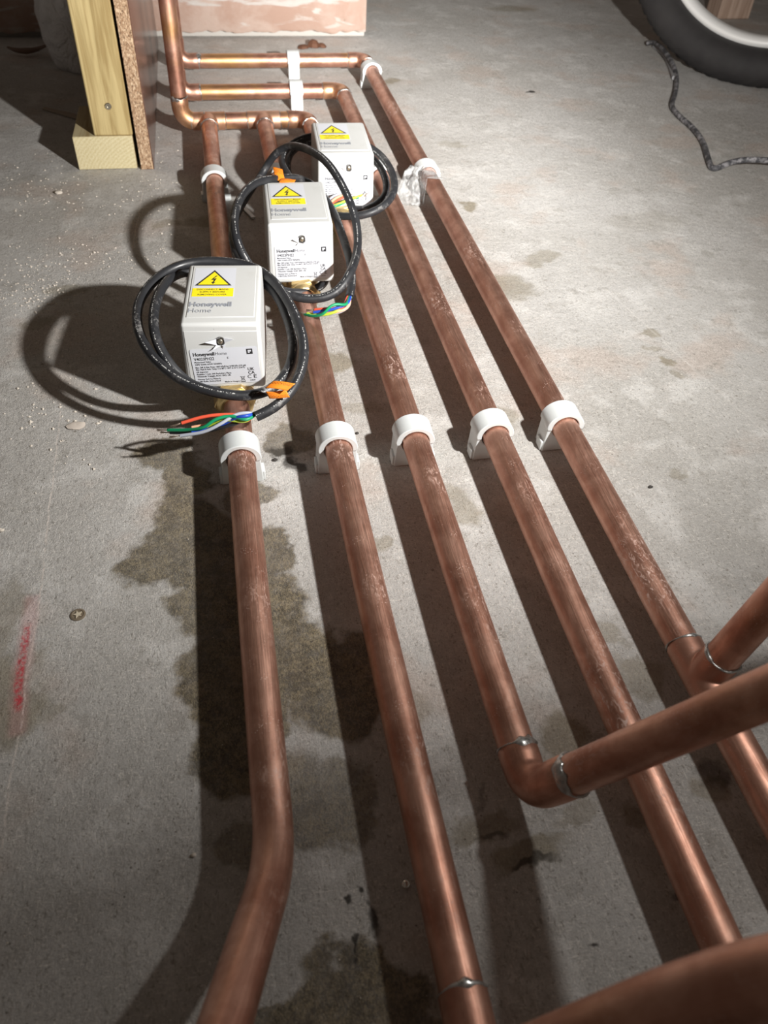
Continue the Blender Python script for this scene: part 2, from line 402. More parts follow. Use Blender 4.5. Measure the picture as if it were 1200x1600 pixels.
    streak = t.noise(ob, 130, 5, 0.7)
    wf = t.math('MULTIPLY', wet, t.rng(streak, 0.2, 0.6, 0.80, 1.0))
    grit = t.math('ADD', t.math('MULTIPLY', t.noise(t.mapping(ob, (700, 420, 1), (0,0,0), (0,0,0.6)), 1.0, 5, 0.8, 1.2), 0.7), t.math('MULTIPLY', t.noise(ob, 60, 4, 0.7), 0.3))
    wetc = t.mix(t.rng(grit, 0.44, 0.58), (0.060, 0.048, 0.030), (0.29, 0.235, 0.14))
    wetc = t.mix(t.rng(t.noise(ob, 12, 3), 0.4, 0.7, 0, 0.5), wetc, (0.16, 0.135, 0.10))
    olc = t.mix(t.rng(grit, 0.35, 0.7), (0.16, 0.13, 0.08), (0.36, 0.31, 0.21))
    col = t.mix(t.math('MULTIPLY', olive, 0.85), col, olc)
    col = t.mix(t.math('MULTIPLY', wf, 0.92), col, wetc)
    col = t.mix(dark, col, (0.035, 0.03, 0.025))
    # pale snapped line, with a run of red chalk on it
    def line(p, q, wdt, dist=pw):
        a = at(*p); b = at(*q); d = (b-a); L = d.length; d.normalize(); n = Vector((-d.y, d.x, 0))
        v = t.vmath('SUBTRACT', dist, tuple(a)); s_ = t.vmath('DOT_PRODUCT', v, tuple(d)); x = t.math('ABSOLUTE', t.vmath('DOT_PRODUCT', v, tuple(n)))
        return t.math('MULTIPLY', t.rng(x, wdt, wdt*0.3), t.math('MULTIPLY', t.rng(s_, -0.002, 0.004), t.rng(s_, L+0.002, L-0.004)))
    ow = t.vmath('ADD', ob, t.vmath('MULTIPLY', t.vmath('SUBTRACT', wv, (0.5, 0.5, 0.5)), (0.008, 0.008, 0)))
    ln = t.math('MAXIMUM', line((95,640), (60,950), 0.0010, ow), line((60,950), (0,1330), 0.0010, ow))
    ln = t.math('MAXIMUM', ln, line((228,270), (205,400), 0.0007, ow))
    ln2 = line((900,410), (1200,680), 0.0016, ow)
    col = t.mix(t.math('MULTIPLY', t.math('MULTIPLY', ln, t.rng(t.noise(ob, 190, 3), 0.35, 0.55)), 0.7), col, (0.75, 0.68, 0.62))
    col = t.mix(t.math('MULTIPLY', ln2, 0.25), col, (0.75, 0.72, 0.68))
    red = t.math('MULTIPLY', line((43,975), (27,1110), 0.0035, ow), t.rng(t.noise(ob, 260, 4, 0.7), 0.34, 0.62))
    pink = line((50,930), (24,1150), 0.008, ow)
    col = t.mix(t.math('MULTIPLY', pink, 0.22), col, (0.75, 0.30, 0.32))
    col = t.mix(t.math('MULTIPLY', red, 0.85), col, (0.62, 0.035, 0.06))
    # scratches, scrape marks and pits
    pit = t.math('MULTIPLY', t.rng(t.voro(ob, 55), 0.10, 0.05), t.rng(t.noise(ob, 20, 2), 0.55, 0.62))
    col = t.mix(t.math('MULTIPLY', pit, 0.6), col, (0.15, 0.12, 0.09))
    pit2 = t.math('MULTIPLY', t.rng(t.voro(ob, 170), 0.13, 0.07), t.rng(t.noise(t.vmath('ADD', ob, (2, 7, 0)), 16, 4, 0.7), 0.50, 0.60))
    col = t.mix(t.math('MULTIPLY', pit2, 0.75), col, (0.10, 0.08, 0.06))
    hair = t.n('ShaderNodeTexWave', wave_type='RINGS'); t.set(hair.inputs['Vector'], ob); hair.inputs['Scale'].default_value = 26; hair.inputs['Distortion'].default_value = 38; hair.inputs['Detail'].default_value = 3; hair.inputs['Detail Scale'].default_value = 5
    hf = t.math('MULTIPLY', t.rng(hair.outputs['Fac'], 0.985, 1.0), t.rng(t.noise(ob, 48, 3, 0.6), 0.50, 0.60))
    col = t.mix(t.math('MULTIPLY', hf, 0.45), col, (0.13, 0.11, 0.09))
    h = t.math('ADD', t.math('MULTIPLY', fine, 0.35), t.math('ADD', t.math('MULTIPLY', fib, 0.5), t.math('MULTIPLY', t.noise(ob, 120, 5, 0.7), 0.8)))
    nrm = t.bump(h, 0.8, 0.0022, t.bump(med, 0.3, 0.006))
    rough = t.math('SUBTRACT', 0.88, t.math('MULTIPLY', wet, 0.22))
    return t.fin(color=col, rough=rough, normal=nrm, spec=0.3)
fl = MB(); fl.box((-3.5, -2.0, -0.12), (4.5, 5.0, 0.0)); floor = fl.build('floor', mat_floor(), smooth=False); tag(floor, kind='structure')

# plastered wall stub at the back: rough pink plaster down to a ragged edge, bare base below
def mat_plaster():
    t = NT('plaster'); ob = t.coord('Object')
    n1 = t.noise(ob, 9, 5, 0.62, 0.6); n2 = t.noise(t.mapping(ob, (1, 1, 3.5)), 13, 5, 0.6, 0.8)
    sep = t.n('ShaderNodeSeparateXYZ'); t.set(sep.inputs[0], ob); z = sep.outputs[2]; x = sep.outputs[0]
    c = t.mix(t.rng(n1, 0.38, 0.62), (0.34, 0.225, 0.175), (0.41, 0.31, 0.26))
    skim = t.math('ADD', z, t.math('MULTIPLY', t.math('SUBTRACT', n2, 0.5), 0.11))
    c = t.mix(t.rng(skim, 0.052, 0.068), c, (0.44, 0.40, 0.37))
    c = t.mix(t.math('MULTIPLY', t.rng(n2, 0.57, 0.64), 0.6), c, (0.47, 0.44, 0.41))
    c = t.mix(t.math('MULTIPLY', t.rng(t.voro(ob, 34), 0.12, 0.05), 0.5), c, (0.22, 0.15, 0.11))
    return t.fin(color=c, rough=0.85, normal=t.bump(t.noise(ob, 60, 6, 0.7), 0.5, 0.003))
mp = mat_plaster()
YW = 1.742
wl = MB()
xs = np.linspace(-0.9, 0.314, 240); V = []; F = []
for i, x in enumerate(xs):
    zb = 0.010 + 0.006*noise.noise(Vector((x*22, 3, 0))) + 0.004*noise.noise(Vector((x*70, 1, 0)))
    for (y, z) in ((YW+0.02, zb+0.001), (YW+0.002, zb), (YW, zb+0.004), (YW, 0.06), (YW, 1.1), (YW+0.02, 1.1)): V.append((x, y, z))
for i in range(len(xs)-1):
    for k in range(6): F.append([i*6+k, (i+1)*6+k, (i+1)*6+(k+1) % 6, i*6+(k+1) % 6])
F.append([0,1,2,3,4,5]); F.append([(len(xs)-1)*6+k for k in range(6)][::-1])
wl.add(V, F); wb = wl.build('wall_back', mp, angle=60); tag(wb, kind='structure')
wc = MB(); wc.box((-0.9, YW+0.015, 0.0), (0.3135, YW+0.13, 1.1)); o = wc.build('wall_core', NT('blockwork').fin(color=(0.42, 0.40, 0.37), rough=0.95), wb, smooth=False)

# ================================================================== PIPES
# -- manifold: front riser, row of tees, three stubs up to the valves
YM = 1.2345
mani = thing('copper_manifold', (0.045, YM, 0), 'low copper manifold at the back, front riser feeding three tee branches to the white valves', 'pipework')
xr = -0.0425
pipe(straight((xr, YM, 0.06), (xr, YM, 1.0)), mani, 'copper_gold', 'riser')
e0, e1 = elbow((xr, YM, ZA), (0, 0, -1), (1, 0, 0), mani, 0.020, 0.013, 'copper_gold')
solder_ring(e0, (0, 0, 1), mani, 0.0016, 0.003, (-1, -1, 0), seed=3); solder_ring(e1, (1, 0, 0), mani, 0.0014, 0.002, (0, -1, 1), seed=4)
pipe(straight((xr+0.02, YM, ZA), (PX[2]-0.02, YM, ZA)), mani, 'copper_gold', 'header_pipe')
for k in (0, 1):
    tee((PX[k], YM, ZA), (1, 0, 0), (0, -1, 0), mani, 0.024, 0.026)
    solder_ring((PX[k]-0.024, YM, ZA), (1, 0, 0), mani, 0.001, seed=10+k); solder_ring((PX[k]+0.024, YM, ZA), (1, 0, 0), mani, 0.001, seed=20+k)
    solder_ring((PX[k], YM-0.026, ZA), (0, 1, 0), mani, 0.001, seed=30+k)
a, b = elbow((PX[2], YM, ZA), (1, 0, 0), (0, -1, 0), mani, 0.018, 0.012)
solder_ring(a, (1, 0, 0), mani, 0.001, seed=41); solder_ring(b, (0, 1, 0), mani, 0.001, seed=42)
VY = [0.618, 0.786, 0.955]     # valve centres
for k in range(3):
    pipe(straight((PX[k], YM-0.02, ZA), (PX[k], VY[k]+0.045, ZA)), mani, 'copper_b', 'branch_pipe')
# -- run 4: middle riser, cross pipe, elbow, long straight pipe
Y4, Y5 = 1.358, 1.5135
r4 = thing('copper_pipe_run', (PX[3], 0.6, 0), 'long copper pipe second from the right, fed by the nearer back cross pipe', 'pipework')
x4 = at(281, 147, ZA).x
pipe(straight((x4, Y4, 0.06), (x4, Y4, 1.0)), r4, 'copper_b', 'riser')
a, b = elbow((x4, Y4, ZA), (0, 0, -1), (1, 0, 0), r4, 0.018, 0.014); solder_ring(b, (1, 0, 0), r4, 0.0012, 0.001, (0, -1, 1), seed=51)
pipe(straight((x4+0.02, Y4, ZA), (PX[3]-0.02, Y4, ZA)), r4, 'copper_gold', 'cross_pipe')
a, b = elbow((PX[3], Y4, ZA), (1, 0, 0), (0, -1, 0), r4, 0.018, 0.013); solder_ring(a, (1, 0, 0), r4, 0.001, seed=52); solder_ring(b, (0, 1, 0), r4, 0.0014, 0.001, seed=53)
pipe(straight((PX[3], Y4-0.02, ZA), (PX[3]+0.001, -0.25, ZA)), r4, 'copper_a', 'long_pipe')
# -- run 5: far riser, cross pipe, elbow, long pipe, tee with a branch rising to the right
r5 = thing('copper_pipe_run', (PX[4], 0.7, 0), 'rightmost long copper pipe, with a tee whose branch rises at the right edge', 'pipework')
x5 = at(279, 95, ZA).x
pipe(straight((x5, Y5, 0.06), (x5, Y5, 1.0)), r5, 'copper_b', 'riser')
a, b = elbow((x5, Y5, ZA), (0, 0, -1), (1, 0, 0), r5, 0.018, 0.016); solder_ring(b, (1, 0, 0), r5, 0.0012, 0.004, (0, -1, 1), seed=61)
pipe(straight((x5+0.02, Y5, ZA), (PX[4]-0.02, Y5, ZA)), r5, 'copper_gold', 'cross_pipe')
a, b = elbow((PX[4], Y5, ZA), (1, 0, 0), (0, -1, 0), r5, 0.018, 0.013); solder_ring(a, (1, 0, 0), r5, 0.001, seed=62); solder_ring(b, (0, 1, 0), r5, 0.001, seed=63)
YT = 0.2365
db = Vector((0.30, 0.06, 0.95)).normalized()
pipe(straight((PX[4], Y5-0.02, ZA), (PX[4]-0.0005, 0.62, ZA), 0.05)+straight((PX[4]-0.0005, 0.61, ZA), (PX[4], -0.25, ZA)), r5, 'copper_a', 'long_pipe')
tee((PX[4], YT, ZA), (0, 1, 0), db, r5, 0.027, 0.022, 'copper_a')
solder_ring((PX[4], YT+0.027, ZA), (0, 1, 0), r5, 0.0012, 0.0012, (0.5, 0, 1), seed=64)
tb = Vector((PX[4], YT, ZA)); solder_ring(tb+db*0.022, db, r5, 0.0015, 0.0008, (-1, 0, 0), seed=65)
ba, bL = arc(tb+db*0.19, db, (1, 0.1, 0), 0.05, 12)
pipe(straight(tb+db*0.015, ba[0])[:-1]+ba+straight(ba[-1], ba[-1]+Vector((0.6, 0.06, 0)))[1:], r5, 'copper_b', 'branch_pipe')
# -- lower half of run 3: pipe from the far valve to an elbow, then rising to the right
r3 = thing('copper_pipe_run', (PX[2], 0.5, 0), 'middle copper pipe ending in a soldered elbow that turns up towards the right edge', 'pipework')
YE = 0.186
pipe(straight((PX[2], VY[2]-0.045, ZA), (PX[2], YE+0.02, ZA)), r3, 'copper_a', 'long_pipe')
d3 = Vector((0.4568, -0.2034, 0.866)).normalized()
a, b = elbow((PX[2], YE-0.004, ZA), (0, -1, 0), d3, r3, 0.018, 0.012, sock2=0.020)
solder_ring(a, (0, 1, 0), r3, 0.0014, 0.0034, (0.5, 0, 1), seed=71)
solder_ring(b, d3, r3, 0.0022, 0.0044, (-0.8, -0.1, 0.4), seed=72)
pe = Vector((PX[2], YE-0.004, ZA))
pipe(straight(pe+d3*0.02, pe+d3*0.56), r3, 'copper_b', 'rising_pipe')
# -- lower half of run 2
r2 = thing('copper_pipe_run', (PX[1], 0.4, 0), 'second copper pipe from the left, bright solder joint near the bottom edge', 'pipework')
pipe(straight((PX[1], VY[1]-0.045, ZA), (PX[1]+0.001, 0.085, ZA)), r2, 'copper_a', 'long_pipe')
MB().tube(straight((PX[1]+0.001, 0.0925, ZA), (PX[1]+0.001, 0.047, ZA), 0.01), FR, 40).build('coupling', M['copper_fit'], r2)
solder_ring((PX[1]+0.001, 0.0925, ZA), (0, 1, 0), r2, 0.0012, 0.0018, (0.3, 0, 1), seed=81)
pipe(straight((PX[1]+0.001, 0.055, ZA), (PX[1]+0.001, -0.25, ZA)), r2, 'copper_a', 'long_pipe')
# -- lower half of run 1 with its bend
r1 = thing('copper_pipe_run', (PX[0], 0.4, 0), 'leftmost copper pipe, bending left and up at the bottom of the picture', 'pipework')
p0 = Vector((-0.0035, VY[0]-0.045, ZA)); p1 = Vector((-0.0055, 0.168, ZA))
d1 = (p1-p0).normalized(); el, az = math.radians(33), math.radians(-107)
d2 = Vector((math.cos(el)*math.cos(az), math.cos(el)*math.sin(az), math.sin(el)))
ap, L = arc(p1, d1, d2, 0.085, 18)
pipe(straight(p0, ap[0])[:-1]+ap+straight(ap[-1], ap[-1]+d2*0.3)[1:], r1, 'copper_a', 'bent_pipe')
# -- blurred pipe close to the camera, bottom right
nr = thing('copper_pipe', (0.13, 0.035, 0), 'thick looking blurred copper pipe crossing the bottom right corner, closest to the lens', 'pipe')
def atd(px, py, dep): return CAM + (rt2*(px-600) - up2*(py-800) + fw*FPX)*(dep/FPX)
npts = [atd(560, 1770, 0.30), atd(760, 1690, 0.275), atd(940, 1617, 0.25), atd(1080, 1563, 0.235), atd(1230, 1522, 0.22), atd(1420, 1500, 0.205), atd(1650, 1505, 0.19)]
MB().tube(relax(spline(npts, 0.006), 10), PR, 48).build('bent_pipe', M['copper_b'], nr)

# ================================================================== CLIPS
def clip_mesh():
    """profile across the pipe (x, z), extruded along the pipe; body with tapering cheeks, and a hinged cap over the top"""
    W = 0.0185; out = []
    body = MB(); seg = 20
    # left and right cheeks with the round seat between them
    prof = [(-0.0168, 0.0), (-0.0162, 0.012), (-0.0154, 0.027)]
    seat = []
    for k in range(seg+1):
        a = math.pi + math.pi*k/seg
        seat.append((0.0114*math.cos(a), ZA+0.0114*math.sin(a)))
    seat = [(-0.0114, 0.030)] + seat + [(0.0114, 0.030)]
    poly = prof + [(-0.0150, 0.030)] + seat + [(0.0150, 0.030), (0.0154, 0.027), (0.0162, 0.012), (0.0168, 0.0)]
    # as strips so that the concave outline stays clean
    L = [(-0.0165, 0.0), (-0.0165, 0.0055), (-0.0140, 0.0060), (-0.0152, 0.030)]
    body.prism(poly, (0, W, 0), (0, -W/2, 0))
    # side latches
    body.box((-0.0186, -0.0085, 0.0005), (-0.0155, 0.003, 0.010)); body.box((0.0155, -0.0085, 0.0005), (0.0186, 0.003, 0.010))
    cap = MB(); n = 28; o_ = []; i_ = []
    for k in range(n+1):
        a = math.radians(-8) + math.radians(196)*k/n
        o_.append((0.0166*math.cos(a), ZA+0.0008+0.0146*math.sin(a))); i_.append((0.0118*math.cos(a), ZA+0.0118*math.sin(a)))
    cap.prism(o_+i_[::-1], (0, W+0.002, 0), (0, -W/2-0.001, 0))
    return body, cap
_b, _c = clip_mesh()
def bmesh_from(mb, name, mat):
    o = mb.build(name, mat, None, True, 35); me = o.data; bpy.data.objects.remove(o)
    bm = bmesh.new(); bm.from_mesh(me); bmesh.ops.triangulate(bm, faces=[f for f in bm.faces if len(f.verts) > 4]); bm.to_mesh(me); bm.free()
    return me
ME_B = bmesh_from(_b, 'clip_body', M['clip']); ME_C = bmesh_from(_c, 'clip_cap', M['clip'])
def clip(x, y, rz, label, group, tilt=0.0):
    r = thing('pipe_clip', (x, y, 0), label, 'pipe clip', group); r.rotation_euler = (0, 0, rz)
    for nm, me in (('clip_base', ME_B), ('clip_cap', ME_C)):
        c = bpy.data.objects.new(nm, me); COL.objects.link(c); c.parent = r
        m = c.modifiers.new('bevel', 'BEVEL'); m.width = 0.0007; m.segments = 2; m.limit_method = 'ANGLE'; m.angle_limit = math.radians(40)
    return r
G1 = 'clips in the row across the five pipes'; G2 = 'clips on the pipes near the back'
YC = 0.4985
clip(PX[0], YC-0.002, 0.02, 'white pipe clip on the leftmost pipe, below the loose coloured wires', G1)
clip(PX[1], YC, 0.0, 'white pipe clip on the second pipe from the left, in the front row', G1)
clip(PX[2], YC+0.001, -0.02, 'white pipe clip on the middle pipe, in the front row', G1)
clip(PX[3], YC, 0.01, 'white pipe clip on the second pipe from the right, in the front row', G1)
clip(PX[4], YC+0.003, -0.03, 'white pipe clip on the rightmost pipe, in the front row', G1)
clip(PX[0], 1.030, 0.03, 'white pipe clip on the leftmost pipe behind the nearest valve', G2)
clip(PX[1], 1.030, 0, 'white pipe clip behind the middle valve, mostly hidden by its cable', G2)
clip(PX[3], 1.030, 0, 'white pipe clip just right of the farthest valve, half hidden by cable', G2)
clip(PX[4], 1.031, -0.03, 'white pipe clip on the rightmost pipe with clear plastic film caught under it', G2)
clip(PX[4], 1.453, 0.05, 'white pipe clip on the rightmost pipe, right below its back elbow', G2)
clip(0.135, Y4, math.pi/2, 'white pipe clip on the nearer of the two back cross pipes', G2)
clip(0.147, Y5, math.pi/2, 'white pipe clip on the farther of the two back cross pipes', G2)

# ================================================================== VALVES
def text_into(mb, s, x, y, height, M4, width=None, bold=0.0, mi=0, extr=0.00003, shear=0.0):
    """lettering laid into the local XY plane of M4; x,y = left baseline, height = cap height"""
    cu = bpy.data.curves.new('t', 'FONT'); cu.body = s; cu.size = 1.0; cu.offset = bold; cu.resolution_u = 2
    ob = bpy.data.objects.new('t', cu); COL.objects.link(ob)
    dg = bpy.context.evaluated_depsgraph_get(); me = bpy.data.meshes.new_from_object(ob.evaluated_get(dg))
    vs = [v.co.copy() for v in me.vertices]
    if vs:
        k = height/0.70; x0 = min(v.x for v in vs); x1 = max(v.x for v in vs)
        kx = width/(x1-x0) if width else k
        vs2 = [M4 @ Vector((x+(v.x-x0)*kx, y+v.y*k, extr)) for v in vs]
        mb.add(vs2, [list(p.vertices) for p in me.polygons], None, mi)
    bpy.data.objects.remove(ob); bpy.data.curves.remove(cu); bpy.data.meshes.remove(me)
def rect_into(mb, x0, y0, x1, y1, M4, z=0.00003, mi=0):
    mb.add([M4 @ Vector(p) for p in ((x0,y0,z),(x1,y0,z),(x1,y1,z),(x0,y1,z))], [[0,1,2,3]], None, mi)
def poly_into(mb, pts, M4, z=0.00003, mi=0):
    mb.add([M4 @ Vector((p[0], p[1], z)) for p in pts], [list(range(len(pts)))], None, mi)
BW, BD, BH, BZ = 0.066, 0.099, 0.063, 0.038
def make_valve(x, yf, yaw, label, stick_rot, cable_pts, wires, tagdef, bx, flap=1.0, seed=0):
    """x: pipe axis, bx: centre of the cover, yf: y of the cover's front face"""
    yc = yf+BD/2
    root = thing('motorised_valve', (x, yc, 0), label, 'valve', 'motorised valves with white covers')
    B = Matrix.Translation((bx, yc, BZ)) @ Matrix.Rotation(yaw, 4, 'Z')
    # cover: rounded box, slightly wider at its foot, with a panel recessed by a fine groove
    mb = MB(); w0, w1 = BW/2, BW/2-0.0012
    V = [(-w0,-BD/2,0),(w0,-BD/2,0),(w0,BD/2,0),(-w0,BD/2,0),(-w1,-BD/2+0.0002,BH),(w1,-BD/2+0.0002,BH),(w1,BD/2-0.001,BH),(-w1,BD/2-0.001,BH)]
    mb.add([B @ Vector(p) for p in V], [[0,3,2,1],[4,5,6,7],[0,1,5,4],[1,2,6,5],[2,3,7,6],[3,0,4,7]])
    cov = mb.build('cover', M['cover'], root, mods=bevel_mod(0.0032, 5))
    # raised panels on top and front
    pan = MB(); pan.box((-w1+0.0045, -BD/2+0.010, BH-0.001), (w1-0.0045, BD/2-0.005, BH+0.0005), B)
    pan.box((-w0+0.0035, -BD/2-0.00015, 0.0025), (w0-0.0035, -BD/2+0.004, BH-0.0065), B)
    pan.build('cover_panel', M['cover'], cov, mods=bevel_mod(0.0005, 2))
    # lettering frame on the top panel: x right, y back
    T = B @ Matrix.Translation((0, 0, BH+0.0006))
    st = MB(); c = [(-0.0252, -0.0095), (0.0100, -0.0095), (0.0100, 0.0405), (-0.0252, 0.0405)]
    poly_into(st, c, T, 0.0)
    wl = st.build('warning_sticker', M['sticker'], root, smooth=False)
    pr = MB()
    cx, cy, s_ = -0.0085, 0.0100, 0.0156
    tri = [(cx-s_, cy), (cx+s_, cy), (cx, cy+0.0265)]
    poly_into(pr, tri, T, 0.00010, 1)
    cen = Vector((cx, cy+0.0088)); tri2 = [tuple(cen+(Vector(p)-cen)*0.82) for p in tri]
    poly_into(pr, tri2, T, 0.00016, 0)
    bolt = [(0.0016, 0.0125), (-0.0026, 0.0060), (0.0002, 0.0064), (-0.0010, 0.0028), (-0.0022, 0.0032), (-0.0004, 0.0002), (0.0016, 0.0030), (0.0003, 0.0029), (0.0024, 0.0085), (-0.0002, 0.0082), (0.0030, 0.0125)]
    poly_into(pr, [(cx+p[0], cy+0.0022+p[1]*1.15) for p in bolt], T, 0.00022, 1)
    rect_into(pr, cx-0.0168, -0.0080, cx+0.0174, 0.0058, T, 0.00010, 0)
    for i, (s, wd) in enumerate((('DISCONNECT MAINS', 0.0262), ('SUPPLY BEFORE', 0.0212), ('REMOVING COVER', 0.0240))):
        text_into(pr, s, cx-wd/2, 0.0024-i*0.0042, 0.0025, T, wd, 0.01, 1, 0.00016)
    pr.build('warning_print', [M['yellow'], M['black']], wl, smooth=False)
    lg = MB(); text_into(lg, 'Honeywell', -0.0262, -0.0235, 0.0068, T, 0.0345, 0.035, 0, 0.0002); text_into(lg, 'Home', -0.0262, -0.0330, 0.0066, T, 0.0185, -0.004, 0, 0.0002)
    lg.build('cover_lettering', M['greyprint'], cov, smooth=False)
    # front sticker: x right, y up on the front face
    Fm = B @ Matrix.Translation((0, -BD/2-0.0003, 0)) @ Matrix.Rotation(math.radians(90)-0.0, 4, 'X')
    Fs = Fm @ Matrix.Translation((0.0015, 0.0232, 0)) @ Matrix.Rotation(stick_rot, 4, 'Z') @ Matrix.Diagonal((1.04, 1.08, 1, 1))
    W2, H2 = 0.0265, 0.0165; st = MB(); rc = 0.002; rp = []
    for (sx, sy, a0) in ((1,-1,-90),(1,1,0),(-1,1,90),(-1,-1,180)):
        for k in range(5):
            a = math.radians(a0+22.5*k); rp.append((sx*(W2-rc)+rc*math.cos(a), sy*(H2-rc)+rc*math.sin(a)))
    poly_into(st, rp, Fs, 0.00030)
    sk = st.build('rating_sticker', M['sticker'], root, smooth=False)
    pr = MB(); Z = 0.00042; L0 = -W2+0.0022
    text_into(pr, 'Honeywell', L0, 0.0103, 0.0030, Fs, 0.0168, 0.03, 0, Z); text_into(pr, 'Home', L0+0.0175, 0.0103, 0.0030, Fs, 0.0090, -0.01, 0, Z)
    text_into(pr, 'V4023PH22', L0, 0.0062, 0.0026, Fs, 0.0160, 0.012, 0, Z)
    rows = [('Motorised Valve', 0.0040, 0.0130), ('240V 0.04A 6/5W 50/60Hz', 0.0019, 0.0215), ('Max. Diff. & Stat. Press. 100.0 kPa/8 bar & 860 kPa (125 psi)', -0.0008, 0.0400),
            ('Max. Fluid & Amb. Temp. 5 to 88\u00b0C 190\u00b0F & 52\u00b0C (126\u00b0F)', -0.0027, 0.0390), ('UK Importer:', -0.0050, 0.0095), ('Resideo 1 Ltd, 200 Berkshire Place', -0.0071, 0.0275),
            ('Winnersh Triangle, RG41 5RD, UK', -0.0092, 0.0270), ('Pittway Sarl, La Pi\u00e8ce 6,', -0.0118, 0.0185), ('1180 Rolle, Switzerland', -0.0139, 0.0180)]
    for (s, y, wd) in rows: text_into(pr, s, L0, y, 0.0014, Fs, wd, 0.014, 0, Z)
    text_into(pr, 'Made in Hungary', -0.003, -0.0153, 0.0013, Fs, 0.0125, 0.014, 0, Z)
    text_into(pr, 'UK', 0.0168, -0.0052, 0.0027, Fs, 0.0052, 0.02, 0, Z); text_into(pr, 'CA', 0.0168, -0.0085, 0.0027, Fs, 0.0052, 0.02, 0, Z)
    text_into(pr, 'C', 0.0158, -0.0125, 0.0033, Fs, 0.0030, 0.01, 0, Z); text_into(pr, 'E', 0.0208, -0.0125, 0.0033, Fs, 0.0024, 0.01, 0, Z)
    text_into(pr, '2420', 0.0175, -0.0150, 0.0013, Fs, 0.0042, 0.012, 0, Z)
    # crossed-out bin
    def seg(a, b, t_=0.00028):
        a = Vector(a); b = Vector(b); d = (b-a).normalized(); n = Vector((-d.y, d.x))*t_/2
        poly_into(pr, [tuple(a-n), tuple(b-n), tuple(b+n), tuple(a+n)], Fs, Z)
    bx0, by0 = 0.0118, -0.0125
    for a_, b_ in (((-.0019,.0022),(.0019,-.0022)), ((-.0019,-.0022),(.0019,.0022)), ((-.0014,.0017),(.0014,.0017)), ((-.0012,.0016),(-.0008,-.0016)), ((.0012,.0016),(.0008,-.0016)), ((-.0008,-.0016),(.0008,-.0016))):
        seg((bx0+a_[0], by0+a_[1]), (bx0+b_[0], by0+b_[1]))
    rect_into(pr, bx0-0.0018, by0-0.0034, bx0+0.0018, by0-0.0026, Fs, Z)
    # square logo
    qx, qy, q = 0.0178, 0.0098, 0.0048
    rect_into(pr, qx, qy, qx+q, qy+q, Fs, Z); rect_into(pr, qx+0.0011, qy+0.0022, qx+q-0.0011, qy+q-0.0011, Fs, Z+0.00006, 1)
    rect_into(pr, qx+0.0011, qy+0.0011, qx+0.0025, qy+0.0024, Fs, Z+0.00006, 1)
    text_into(pr, 'E', 0.0020, 0.0066, 0.0018, Fs, 0.0012, 0.0, 0, Z)
    pr.build('sticker_print', [M['black'], M['sticker']], sk, smooth=False)
    # pierced seal over the cover screw: boss, screw head and torn flaps
    P = Fm @ Matrix.Translation((-0.001+0.002*seed, 0.0475, 0)) @ Matrix.Diagonal((0.85, 0.85, 0.8, 1))
    mb = MB(); A = (P.to_3x3() @ Vector((0, 0, 1))); O = P @ Vector((0, 0, 0))
    mb.lathe([(0.0040, 0.0002), (0.0040, 0.0006), (0.0030, 0.0007), (0.0028, -0.0004)], O, A, 24)
    mb.build('screw_boss', M['dark'], root)
    mb = MB(); mb.lathe([(0.0022, 0.0), (0.0022, 0.0013), (0.0015, 0.0019), (0.0001, 0.0020)], O, A, 16)
    mb.build('screw', M['steel'], root)
    rnd = random.Random(seed+5); mb = MB()
    fl_ = [((-0.0035, 0.0025), (-0.0035, -0.0045), (-0.0140, 0.0010), 0.0045), ((0.0035, 0.0035), (0.0040, -0.0020), (0.0130, 0.0030), 0.0022),
           ((-0.0035, 0.0028), (0.0006, 0.0040), (-0.0040, 0.0055), 0.0050), ((-0.0040, -0.0042), (0.0000, -0.0050), (-0.0085, -0.0085), 0.0036), ((0.001, -0.005), (0.0045, -0.003), (0.0045, -0.0060), 0.0025)]
    for (a_, b_, c_, hgt) in fl_:
        q = [(a_[0], a_[1], 0.0005), (b_[0], b_[1], 0.0005), (c_[0]*flap, c_[1]*flap, hgt*flap)]
        lo = [P @ Vector(v) for v in q]; hi = [v+A*0.0003 for v in lo]
        mb.add(lo+hi, [[0,2,1],[3,4,5],[0,1,4,3],[1,2,5,4],[2,0,3,5]])
    mb.build('torn_seal', M['sticker'], root, smooth=False)
    # brass body under the cover with a hex compression nut and a short tail each end
    mb = MB(); y0, y1 = yc-0.046, yc+0.046
    mb.lathe([(0.0150, -0.040), (0.0150, -0.024), (0.0185, -0.020), (0.0200, 0.0), (0.0185, 0.020), (0.0150, 0.024), (0.0150, 0.040)], (x, yc, ZA), (0, 1, 0), 40)
    mb.lathe([(0.0185, -0.019), (0.0215, -0.015), (0.0215, 0.012), (0.0195, 0.0125), (0.0195, BZ-ZA+0.001)], (x, yc, ZA), (0, 0, 1), 40)
    mb.box((x-0.021, y0+0.010, BZ-0.006), (x+0.021, y1-0.010, BZ+0.0005))
    mb.build('valve_body', M['brass'], root)
    for s in (-1, 1):
        mb = MB(); O = Vector((x, yc+s*0.040, ZA)); Rn = 0.0185
        hexp = [(Rn*math.cos(math.radians(60*k+8)), Rn*math.sin(math.radians(60*k+8))) for k in range(6)]
        mb.prism(hexp, (0, s*0.015, 0), O); mb.lathe([(0.0160, 0), (0.0160, 0.0165), (0.0130, 0.0205), (0.0112, 0.0208)], O, (0, s, 0), 40)
        mb.build('compression_nut', M['brass'], root, angle=25, mods=bevel_mod(0.0008, 2))
    # cable coil, its free end and the bare-ended cores
    pts = relax(spline(cable_pts, 0.003), 14)
    cb = MB().tube(pts, 0.0042, 20).build('cable', M['cable'], root)
